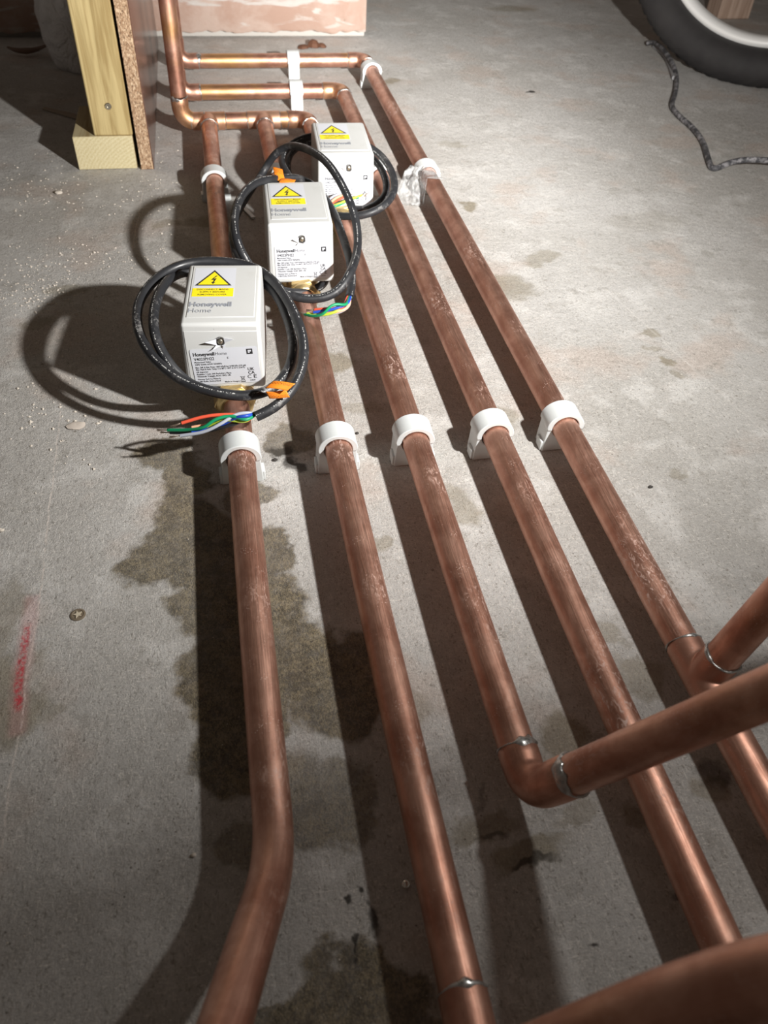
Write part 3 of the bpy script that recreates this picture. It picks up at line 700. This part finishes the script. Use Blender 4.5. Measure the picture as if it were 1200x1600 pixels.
    for (col, wp, bare) in wires:
        wpp = relax(spline(wp, 0.002), 3)
        wo = MB().tube(wpp, 0.00140, 10).build('wire', M['wire_'+col], cb)
        if bare:
            e = wpp[-1]; d = (wpp[-1]-wpp[-3]).normalized(); sb = MB()
            for j in range(4):
                jit = Vector((random.uniform(-1, 1), random.uniform(-1, 1), random.uniform(-1, 1)))
                sb.tube([e-d*0.001+jit*0.0003, e+d*0.004+jit*0.0004, e+d*0.009+jit*0.0012], 0.00030, 6, mi=1)
            # the bare strands belong to the wire they come out of
            me = wo.data; off = root_loc(root); me.materials.append(M['strand'])
            bm = bmesh.new(); bm.from_mesh(me); vv = [bm.verts.new(v-off) for v in sb.v]; bm.verts.ensure_lookup_table()
            for f in sb.f:
                fc = bm.faces.new([vv[i] for i in f]); fc.material_index = 1; fc.smooth = True
            bm.to_mesh(me); bm.free()
    if tagdef:
        mb = MB(); nu, nv = 14, 6
        for (q, u, v, curl) in tagdef:      # corner, long side, short side
            V = []; F = []; U = []; nrm = u.cross(v).normalized()
            for i in range(nu+1):
                for j in range(nv+1):
                    s_, t_ = i/nu, j/nv
                    V.append(q + u*s_ + v*t_ + nrm*curl*math.sin(s_*math.pi*1.3)*(1-0.4*t_))
            for i in range(nu):
                for j in range(nv):
                    F.append([i*(nv+1)+j, (i+1)*(nv+1)+j, (i+1)*(nv+1)+j+1, i*(nv+1)+j+1]); U.append([(i/nu, j/nv), ((i+1)/nu, j/nv), ((i+1)/nu, (j+1)/nv), (i/nu, (j+1)/nv)])
            mb.add(V, F, U)
        def sol(o):
            m = o.modifiers.new('solid', 'SOLIDIFY'); m.thickness = 0.0004
        mb.build('cable_tag', M['tag'], cb, angle=180, mods=sol)
    return root
A3 = lambda L: [at(*p) for p in L]
# nearest valve
c1 = A3([(400,651,.052),(428,638,.056),(455,612,.062),(473,572,.070),(474,530,.078),(457,483,.084),(428,440,.088),(390,415,.090),(330,408,.092),(285,413,.092),(248,432,.090),(218,470,.087),(216,515,.083),(240,560,.077),(285,595,.070),(335,613,.064),
         (385,619,.060),(425,608,.060),(452,575,.062),(458,535,.066),(447,492,.072),(425,452,.078),(385,428,.080),(330,424,.080),(290,425,.078),(262,438,.090),(244,470,.092),(240,515,.088),(256,556,.076),(288,594,.060),(330,612,.036),(360,605,.030),(372,585,.030)])
e = at(400,651,.052)
def bundle(e, L):
    return [(c, [e+Vector((random.uniform(-.002,.002), 0.004, random.uniform(-.0015,.0015)))] + A3(p), b) for (c, p, b) in L]
w1 = bundle(e, [('red', [(385,648,.052),(345,648,.052),(315,652,.050),(284,661,.046)], True), ('peach', [(380,652,.050),(350,660,.047),(325,664,.044),(300,668,.042)], False),
               ('green', [(385,656,.053),(360,650,.054),(335,656,.052),(318,668,.046),(290,672,.040),(262,672,.036)], True), ('grey', [(388,645,.054),(368,648,.054),(345,662,.050),(318,675,.044),(282,681,.040)], True),
               ('blue', [(386,650,.056),(370,652,.054),(350,662,.046),(320,672,.042),(300,676,.040)], False), ('black', [(380,658,.048),(330,672,.042),(290,676,.037),(266,676,.034)], True),
               ('lime', [(386,658,.050),(372,658,.050),(352,656,.050),(330,665,.044),(296,675,.036)], False), ('red', [(388,657,.050),(372,659,.048),(350,657,.046)], False)])
t1 = [(at(414,606,.076), at(448,610,.077)-at(414,606,.076), at(427,595,.080)-at(414,606,.076), 0.0015), (at(415,612,.072), at(447,610,.073)-at(415,612,.072), at(421,623,.066)-at(415,612,.072), -0.001)]
make_valve(PX[0], 0.5670, math.radians(-5.5), 'nearest white valve, coloured wires fanned over its pipe and orange tag on its cable', math.radians(3.0), c1, w1, t1, -0.0055, 1.0, 0)
# middle valve
c2 = A3([(546,464,.052),(550,440,.056),(546,405,.060),(534,365,.062),(518,325,.066),(490,290,.076),(462,278,.088),(432,280,.100),(402,284,.106),(378,305,.106),(366,340,.100),(373,385,.090),(400,428,.068),(440,456,.062),(485,468,.058),(525,458,.062),
         (548,425,.074),(559,385,.074),(555,340,.088),(538,296,.104),(512,255,.116),(482,234,.114),(452,228,.104),(428,242,.090),(412,268,.070),(390,300,.062),(368,340,.056),(364,380,.050),(385,420,.044),(425,450,.038),(470,458,.034),(505,445,.030),(510,425,.030)])
e = at(546,464,.052)
w2 = [(c, [e+Vector((random.uniform(-.002,.002), random.uniform(-.001,.001), 0))] + A3(p), b) for (c, p, b) in
      [('peach', [(546,474,.052),(538,484,.050),(510,490,.046),(490,492,.042)], True), ('blue', [(543,474,.054),(530,480,.053),(512,485,.050),(490,488,.046)], False), ('green', [(540,476,.055),(525,475,.058),(514,480,.056),(506,490,.050),(490,494,.044),(476,491,.040)], True),
       ('red', [(535,480,.052),(512,482,.051),(492,484,.047)], True), ('grey', [(545,478,.050),(530,488,.047),(500,492,.044)], False), ('lime', [(530,484,.05),(505,492,.045),(480,490,.042)], True), ('black', [(536,482,.048),(508,489,.045)], False)]]
t2 = [(at(431,282,.100), at(446,285,.100)-at(431,282,.100), at(426,261,.108)-at(431,282,.100), 0.001), (at(434,288,.100), at(458,289,.100)-at(434,288,.100), at(438,279,.102)-at(434,288,.100), 0.001)]
make_valve(PX[1], 0.7375, math.radians(-2.0), 'middle white valve, its black cable arching over and an orange tag showing behind', math.radians(0.5), c2, w2, t2, 0.0755, 0.75, 1)
# farthest valve
c3 = A3([(500,322,.050),(480,310,.050),(455,280,.054),(440,252,.060),(452,228,.066),(480,214,.072),(520,212,.078),(560,222,.080),(592,240,.078),(612,268,.074),(616,298,.070),(600,322,.064),(570,336,.058),(535,338,.052),(500,330,.048),
         (470,305,.044),(450,270,.048),(455,238,.054),(485,222,.060),(525,222,.064),(565,235,.064),(592,258,.060),(604,288,.056),(598,312,.050),(572,327,.044),(545,325,.036),(535,315,.030)])
e = at(500,322,.050)
w3 = [(c, [e+Vector((random.uniform(-.002,.002), 0, random.uniform(-.001,.001)))] + A3(p), b) for (c, p, b) in
      [('grey', [(512,314,.058),(522,306,.060),(534,302,.060)], False), ('red', [(514,320,.056),(526,313,.058),(542,306,.060)], True), ('peach', [(514,318,.058),(524,310,.060),(538,304,.060)], False), ('blue', [(514,317,.056),(525,311,.058),(536,306,.058)], False),
       ('green', [(516,324,.054),(530,320,.056),(546,312,.058),(560,308,.060)], True), ('lime', [(520,322,.055),(545,312,.059),(566,305,.061)], True)]]
make_valve(PX[2], 0.9050, math.radians(-2.5), 'farthest white valve, wires crossing the foot of its sticker', math.radians(0.5), c3, w3, None, 0.1468, 0.65, 2)

# ================================================================== TIMBER, BOARD, SACK
def mat_wood(name, light, darkc, axis='Z', end=False):
    t = NT(name); ob = t.coord('Object')
    if end:
        c0 = t.vmath('LENGTH', t.vmath('MULTIPLY', t.vmath('SUBTRACT', ob, (0.07, 0, -0.05)), (1, 0, 1)))
        rings = t.math('SINE', t.math('MULTIPLY', t.math('ADD', c0, t.math('MULTIPLY', t.noise(ob, 20, 2), 0.006)), 1500))
        c = t.mix(t.rng(rings, -1, 1, 0.0, 0.5), light, darkc); c = t.mix(t.rng(t.noise(ob, 500, 3, 0.7), 0.4, 0.7, 0, 0.35), c, (0.85, 0.78, 0.55))
        return t.fin(color=c, rough=0.75, normal=t.bump(t.noise(ob, 500, 3), 0.3, 0.001))
    sc = {'Z': (1, 1, 0.06), 'Y': (1, 0.06, 1), 'X': (0.06, 1, 1)}[axis]
    g = t.noise(t.mapping(ob, sc), 70, 4, 0.55, 1.5); g2 = t.noise(t.mapping(ob, sc), 330, 4, 0.6)
    c = t.mix(t.rng(g, 0.40, 0.66), light, darkc); c = t.mix(t.rng(g2, 0.4, 0.75, 0, 0.35), c, (darkc[0]*0.7, darkc[1]*0.7, darkc[2]*0.6))
    return t.fin(color=c, rough=0.6, normal=t.bump(g2, 0.15, 0.001))
M['stud'] = mat_wood('treated_pine', (0.56, 0.44, 0.21), (0.36, 0.255, 0.10))
M['plate'] = mat_wood('pine_plate', (0.56, 0.47, 0.28), (0.42, 0.31, 0.15), 'Y'); M['plate_end'] = mat_wood('pine_end_grain', (0.62, 0.54, 0.33), (0.52, 0.42, 0.21), end=True)
bl = at(125, 266); br_ = at(215, 266); yb = 1.134
zt = atY(160, 213, yb).z
plate = thing('timber_sole_plate', ((bl.x+br_.x)/2, yb, 0), 'pale sawn timber block lying on the floor under the upright stud', 'timber')
mb = MB(); mb.box((bl.x-0.001, yb+0.0004, 0.0), (br_.x, 1.25, zt)); mb.build('plank', M['plate'], plate, mods=bevel_mod(0.0012, 2))
mb = MB(); mb.box((bl.x-0.0008, yb-0.0004, 0.0004), (br_.x-0.0004, yb+0.002, zt-0.0003)); mb.build('end_grain', M['plate_end'], plate, mods=bevel_mod(0.0008, 2))
sl = atY(147, 213, yb).x; sr = atY(208, 212, yb).x
stud = thing('timber_stud', ((sl+sr)/2, yb+0.03, zt), 'yellowish treated pine stud standing upright on the timber block', 'timber')
mb = MB(); mb.box((sl, yb+0.001, zt), (sr, yb+0.075, 1.0)); mb.build('upright', M['stud'], stud, mods=bevel_mod(0.0022, 3))
sp = atY(169, 166, yb+0.001)
mb = MB(); mb.lathe([(0.0044, -0.001), (0.0044, 0.0008), (0.0035, 0.0018), (0.0014, 0.0016), (0.0012, 0.0006)], sp, (0, -1, 0), 24); mb.build('screw', M['steel'], stud)
# chipboard sheet
def mat_chip():
    t = NT('chipboard'); ob = t.coord('Object'); q = t.mapping(ob, (1, 1, 0.45))
    v1 = t.voro(q, 900, out=1); n1 = t.noise(q, 560, 4, 0.7)
    s = t.n('ShaderNodeSeparateColor'); t.set(s.inputs[0], v1)
    c = t.mix(s.outputs[0], (0.60, 0.42, 0.27), (0.30, 0.17, 0.09)); c = t.mix(t.rng(n1, 0.52, 0.62, 0, 0.8), c, (0.10, 0.055, 0.03)); c = t.mix(t.rng(t.noise(q, 420, 3), 0.55, 0.62, 0, 0.8), c, (0.74, 0.56, 0.38))
    return t.fin(color=c, rough=0.85, normal=t.bump(n1, 0.6, 0.002))
xl, xr_ = at(221, 266).x, at(241.5, 265).x
bd = thing('chipboard_sheet', ((xl+xr_)/2, 1.40, 0), 'chipboard sheet on edge beside the stud, with a glossy dark brown face', 'board')
mb = MB(); mb.box((xl, 1.1285, 0.0005), (xr_-0.0012, 1.70, 1.0)); mb.build('core', mat_chip(), bd, mods=bevel_mod(0.0006, 2))
t = NT('brown_laminate'); ob = t.coord('Object')
M['lam'] = t.fin(color=t.mix(t.rng(t.noise(ob, 9, 4), 0.4, 0.7), (0.10, 0.050, 0.035), (0.17, 0.09, 0.065)), rough=0.22, spec=0.6)
mb = MB(); mb.box((xr_-0.0012, 1.129, 0.0005), (xr_, 1.70, 1.0)); lam = mb.build('laminate_face', M['lam'], bd); tag(lam, 'glossy dark brown face of the board')
# white sack behind the stud
def mat_sack():
    t = NT('woven_sack'); ob = t.coord('Object')
    n1 = t.noise(ob, 16, 5, 0.6)
    return t.fin(color=t.mix(n1, (0.78, 0.78, 0.78), (0.90, 0.91, 0.92)), rough=0.5, normal=t.bump(t.noise(ob, 28, 5, 0.6, 1.5), 0.9, 0.02))
sc_ = at(152, 98); sc_.z = 0
sack = MB(); nu, nv = 56, 40; V = []; F = []
for j in range(nv+1):
    t_ = j/nv; hgt = 0.30*t_; rad = 0.078*(math.sin(math.pi*min(1, 0.16+0.84*t_)**0.8)**0.35 if t_ < 0.97 else 0.3)
    for i in range(nu):
        a = 2*math.pi*i/nu; q = Vector((math.cos(a), math.sin(a), t_*2))
        rr = rad*(1+0.16*noise.noise(q*1.7)+0.07*abs(noise.noise(q*4.1))+0.03*noise.noise(q*9))
        V.append((sc_.x+rr*math.cos(a), sc_.y+rr*math.sin(a)*0.9, 0.0005+hgt*(1+0.0*i)))
for j in range(nv):
    for i in range(nu): F.append([j*nu+i, j*nu+(i+1) % nu, (j+1)*nu+(i+1) % nu, (j+1)*nu+i])
F.append(list(range(nu))[::-1]); F.append([nv*nu+i for i in range(nu)])
sack.add(V, F); so = sack.build('sack', mat_sack(), angle=180); tag(so, 'crumpled white sack standing in the shade behind the timber stud', 'sack')
# curved offcut of brown hose by the wall
hp = relax(spline(A3([(12,74,.010),(30,80,.010),(52,79,.010),(72,71,.010)]), 0.01), 2)
o = MB().tube(hp, [0.002+0.0045*min(1,i/6,(len(hp)-1-i)/6) for i in range(len(hp))], 20).build('hose_offcut', flat('brown_hose', (0.16, 0.10, 0.07), 0.6)); tag(o, 'short curved brown offcut lying in the dark left of the white sack', 'offcut')
# flattened strip of card left of the stud
q0, q1, q2, q3 = at(70,168,.001), at(122,180,.001), at(120,187,.001), at(66,171,.001)
mb = MB(); mb.add([q0,q1,q2,q3]+[p+Vector((0,0,.0012)) for p in (q0,q1,q2,q3)], [[3,2,1,0],[4,5,6,7],[0,1,5,4],[1,2,6,5],[2,3,7,6],[3,0,4,7]])
o = mb.build('card_strip', flat('card', (0.36, 0.30, 0.24), 0.8), smooth=False); tag(o, 'thin pale sliver of card on the dark floor left of the stud', 'scrap')
# rusty scrap against the wall base
mb = MB(); c0 = at(492, 79, 0.0)
for k, (dx, dy, h_, s_) in enumerate(((-0.020,0.016,0.006,0.012),(0.000,0.022,0.013,0.012),(0.016,0.022,0.007,0.009))):
    mb.lathe([(s_, 0), (s_*0.9, h_*0.5), (s_*0.5, h_*0.9), (s_*0.1, h_)], c0+Vector((dx, dy, 0)), (0.15*k-0.1, 0.1, 1), 7)
o = mb.build('rusty_scrap', flat('rust_brown', (0.11, 0.045, 0.022), 0.8), smooth=False); tag(o, 'rust brown flake of debris at the foot of the pink plaster', 'scrap')

# ================================================================== RIGHT BACK: wheel, cable, upright
R_, fat = 0.300, 0.031
lean, az = 0.58049919, -0.71339132
nn = Vector((math.sin(az)*math.cos(lean), -math.cos(az)*math.cos(lean), math.sin(lean))); tt = Vector((math.cos(az), math.sin(az), 0)); uu = nn.cross(tt)
if uu.z < 0: uu = -uu
cc = Vector((0.95713811, 1.43843422, 0.0)) + uu*R_ + Vector((0, 0, 0.004))
wheel = thing('wheel', (cc.x-uu.x*R_, cc.y-uu.y*R_, 0), 'black rubber wheel with a bright metal rim leaning in the top right corner', 'wheel')
def ring(prof, name, mat, seg=160, parent=wheel, knob=0.0):
    mb = MB(); V = []; F = []; n = len(prof)
    for k in range(seg):
        a = 2*math.pi*k/seg; rd = tt*math.cos(a)+uu*math.sin(a)
        for i, (r, h) in enumerate(prof):
            kk = knob if (r > R_-0.012 and (k//2+i) % 2 == 0) else 0
            V.append(cc+rd*(r+kk)+nn*h)
    for k in range(seg):
        for i in range(n): F.append([k*n+i, ((k+1) % seg)*n+i, ((k+1) % seg)*n+(i+1) % n, k*n+(i+1) % n])
    mb.add(V, F); return mb.build(name, mat, parent, angle=35 if knob else 180)
tp = [(R_-fat+fat*math.cos(a), 0.030*math.sin(a)) for a in [2*math.pi*k/24 for k in range(24)]]
t = NT('tyre_rubber'); ob = t.coord('Object')
ring(tp, 'tyre', t.fin(color=t.mix(t.noise(ob, 30, 4), (0.012, 0.011, 0.012), (0.040, 0.037, 0.036)), rough=0.75), 320, knob=0.003)
ring([(R_-2*fat+0.004, -0.012), (R_-2*fat+0.004, 0.024), (R_-2*fat-0.003, 0.026), (R_-2*fat-0.018, 0.012), (R_-2*fat-0.018, -0.012)], 'rim', flat('rim_alloy', (0.9, 0.9, 0.88), 0.45, 0.1), 160)
cp = A3([(1012,68,.008),(1022,66,.014),(1035,76,.018),(1050,98,.014),(1057,122,.006),(1055,145,.0045),(1050,166,.0045),(1062,182,.005),(1082,200,.0045),(1098,222,.0045),(1107,250,.0045),(1113,264,.0045),(1124,262,.006),(1140,254,.010),(1162,250,.014),(1190,250,.016),(1240,256,.012)])
t = NT('old_cable'); ob = t.coord('Object')
mc = t.fin(color=t.mix(t.rng(t.noise(ob, 90, 5, 0.75), 0.45, 0.62), (0.05, 0.05, 0.055), (0.30, 0.29, 0.30)), rough=0.6)
fc = thing('floor_cable', cp[5], 'black dusty cable snaking on the bare floor below the wheel', 'cable')
MB().tube(relax(spline(cp, 0.005), 4), 0.0042, 16).build('sheath', mc, fc)
cp2 = A3([(1022,72,.004),(1036,84,.004),(1046,102,.004),(1053,122,.005)])
MB().tube(relax(spline(cp2, 0.004), 3), 0.0036, 14).build('loose_core', flat('grey_core', (0.33, 0.33, 0.34), 0.6), fc)
pA0 = atY(1130, 0, 1.88)
up_ = thing('timber_upright', (pA0.x+0.03, 1.88, 0), 'pale brown timber upright seen through the wheel rim', 'timber')
pA, pB = atY(1130, 0, 1.88), atY(1180, 0, 1.88)
mb = MB(); mb.box((pA.x, 1.88, 0.0), (pB.x, 1.94, 0.8)); mb.build('post', mat_wood('aged_pine', (0.58, 0.43, 0.34), (0.42, 0.29, 0.22)), up_, mods=bevel_mod(0.003, 2))

# ================================================================== SMALL THINGS ON THE FLOOR
# clear plastic film caught under the back clip of the rightmost pipe
def mat_film():
    t = NT('clear_film'); ob = t.coord('Object'); n1 = t.noise(ob, 60, 4, 0.6, 1.0)
    tr = t.n('ShaderNodeBsdfTransparent'); gl = t.b
    t.fin(color=(0.55, 0.56, 0.56), rough=0.2, normal=t.bump(n1, 0.6, 0.004))
    mx = t.n('ShaderNodeMixShader'); t.set(mx.inputs[0], t.rng(n1, 0.35, 0.7, 0.10, 0.5)); t.t.links.new(tr.outputs[0], mx.inputs[1]); t.t.links.new(gl.outputs[0], mx.inputs[2])
    t.t.links.new(mx.outputs[0], t.out.inputs[0]); return t.m
a, b, c, d = at(641,258,.034), at(676,266,.036), at(608,318,.002), at(692,324,.002)
mb = MB(); N_ = 30; V = []; F = []
for i in range(N_+1):
    for j in range(N_+1):
        s_, t_ = i/N_, j/N_; p = (a.lerp(b, s_)).lerp(c.lerp(d, s_), t_)
        p.z = max(0.0015, p.z + 0.012*noise.noise(Vector((s_*6, t_*2.0, 3)))*math.sin(math.pi*min(1, t_+0.05)) + 0.004*noise.noise(Vector((s_*14, t_*9, 1))))
        if 0.55 < s_ and p.z < 0.0385 and abs(p.x-PX[4]) < 0.0125: p.z = 0.0385
        V.append(p)
for i in range(N_):
    for j in range(N_): F.append([i*(N_+1)+j, (i+1)*(N_+1)+j, (i+1)*(N_+1)+j+1, i*(N_+1)+j+1])
mb.add(V, F)
def sol(o):
    m = o.modifiers.new('solid', 'SOLIDIFY'); m.thickness = 0.0003
o = mb.build('plastic_film', mat_film(), angle=180, mods=sol); tag(o, 'crumpled clear plastic film draped at the back clip of the rightmost pipe', 'plastic film')
# plug set in the concrete
pc = at(122, 961)
pg = thing('masonry_plug', pc, 'small round plug with a star shaped core set in the concrete at the left', 'plug')
mb = MB(); mb.lathe([(0.0052, -0.0006), (0.0052, 0.0006), (0.0040, 0.0009), (0.0036, 0.0004), (0.0001, 0.0004)], pc, (0, 0, 1), 28); mb.build('collar', flat('plug_brown', (0.20, 0.16, 0.11), 0.7), pg)
mb = MB(); star = [((0.0034 if k % 2 else 0.0014)*math.cos(math.pi*k/5), (0.0034 if k % 2 else 0.0014)*math.sin(math.pi*k/5)) for k in range(10)]
mb.prism(star, (0, 0, 0.0006), pc+Vector((0, 0, 0.0005)), (1, 0, 0), (0, 1, 0)); mb.build('core', flat('plug_pale', (0.62, 0.55, 0.42), 0.6), pg, smooth=False)
# bead of solder next to the second pipe
bp = at(633, 1384); mb = MB()
mb.lathe([(0.0002, 0.0), (0.0018, 0.0005), (0.0026, 0.0018), (0.0022, 0.0033), (0.0012, 0.0042), (0.0001, 0.0045)], bp, (0, 0, 1), 20)
o = mb.build('solder_bead', flat('bright_solder', (0.75, 0.73, 0.68), 0.15, 0.9)); tag(o, 'tiny shiny bead of solder on the floor left of the second pipe, near the bottom', 'solder bead')
# cable tie offcut in the shade between the first two pipes
a, b = at(379, 323, .002), at(396, 341, .002); mb = MB(); d = (b-a).normalized(); n_ = Vector((-d.y, d.x, 0))*0.0024
mb.add([a-n_, b-n_, b+n_, a+n_]+[p+Vector((0,0,.0015)) for p in (a-n_, b-n_, b+n_, a+n_)], [[3,2,1,0],[4,5,6,7],[0,1,5,4],[1,2,6,5],[2,3,7,6],[3,0,4,7]])
o = mb.build('plastic_strip', M['clip'], smooth=False); tag(o, 'short white plastic strip on the floor inside the middle cable loop', 'scrap')
# copper offcut leaf beside the rightmost clip
# pebbles and flakes that can be told apart
def pebble(px, py, s, mat, name, label, cat, seed=0, flatn=0.5):
    rnd = random.Random(seed); c = at(px, py); mb = MB(); V = []; F = []; nu, nv = 10, 6
    for j in range(nv+1):
        ph = math.pi*j/nv
        for i in range(nu):
            a_ = 2*math.pi*i/nu; q = Vector((math.sin(ph)*math.cos(a_), math.sin(ph)*math.sin(a_), math.cos(ph)))
            k = 1+0.35*noise.noise(q*1.6+Vector((seed, 0, 0)))
            V.append(c+Vector((q.x*s*k, q.y*s*k*0.75, (q.z+1)*s*flatn*k)))
    for j in range(nv):
        for i in range(nu): F.append([j*nu+i, j*nu+(i+1) % nu, (j+1)*nu+(i+1) % nu, (j+1)*nu+i])
    mb.add(V, F); o = mb.build(name, mat, angle=50); tag(o, label, cat); return o
MW = flat('crumb_pale', (0.66, 0.60, 0.52), 0.9); MD = flat('crumb_dark', (0.05, 0.045, 0.04), 0.8); MT = flat('crumb_tan', (0.45, 0.33, 0.20), 0.9)
pebble(430, 720, 0.0022, MD, 'grit_lump', 'black grit lump on the floor between the two leftmost front clips', 'grit', 2)
pebble(558, 678, 0.0018, MD, 'grit_lump', 'dark grit speck on the floor just right of the second front clip', 'grit', 3)
pebble(1016, 762, 0.0020, MD, 'grit_lump', 'black grit lump on the bare floor right of the rightmost pipe', 'grit', 4)
pebble(120, 666, 0.0080, flat('plaster_lump', (0.62, 0.55, 0.48), 0.9), 'plaster_lump', 'flat pale lump of plaster stuck to the floor left of the wire ends', 'plaster', 5, 0.12)
pebble(92, 303, 0.0050, MW, 'plaster_chip', 'pale plaster chip on the floor in front of the timber block', 'plaster', 6, 0.4)
pebble(132, 805, 0.0028, MW, 'plaster_chip', 'small pale chip on the floor left of the wet patch, level with the leftmost pipe', 'plaster', 7, 0.4) if False else None
pebble(303, 1337, 0.0016, MW, 'stone_chip', 'tiny pale stone chip beside the shadow of the leftmost pipe', 'stone', 8, 0.6)
pebble(3, 830, 0.0022, MW, 'stone_chip', 'small white stone chip at the left edge of the picture', 'stone', 9, 0.6)
pebble(528, 1557, 0.0022, MT, 'stone_chip', 'tan stone chip in the dark wet patch by the bottom edge', 'stone', 10, 0.5) if False else None
# crumbs of plaster too many to count, left of the valves
mb = MB(); rnd = random.Random(4)
def crumb(p, s):
    V = []; 
    for k in range(6):
        q = [(1,0,0),(-1,0,0),(0,1,0),(0,-1,0),(0,0,1),(0,0,-0.2)][k]
        V.append(p+Vector((q[0]*s*rnd.uniform(.5,1.4), q[1]*s*rnd.uniform(.5,1.3), q[2]*s*rnd.uniform(.4,.9)+s*0.2)))
    mb.add(V, [[0,2,4],[2,1,4],[1,3,4],[3,0,4],[2,0,5],[1,2,5],[3,1,5],[0,3,5]])
for k in range(800):
    u = rnd.gauss(0, 1); px, py = rnd.choice([(90,300,90,28),(150,405,110,22),(40,440,60,30),(60,470,80,22),(110,640,70,40),(250,300,40,60)])[:2], 0
    cx, cy = px; spx, spy = {(90,300):(70,22),(150,405):(90,18),(40,440):(50,24),(60,470):(60,18),(110,640):(60,40),(250,300):(40,40)}[(cx, cy)]
    x_, y_ = rnd.gauss(cx, spx), rnd.gauss(cy, spy)
    if x_ < -20 or (100 < x_ < 245 and y_ < 275): continue
    p = at(x_, y_)
    crumb(p, rnd.choice([0.0007, 0.001, 0.0013, 0.0018]))
for k in range(260):
    p = at(rnd.uniform(0, 1200), rnd.uniform(250, 1600)); crumb(p, rnd.choice([0.0003, 0.0004, 0.0006]))
o = mb.build('plaster_crumbs', MW, smooth=False); tag(o, 'scatter of tiny pale plaster crumbs over the concrete', 'crumbs', kind='stuff')
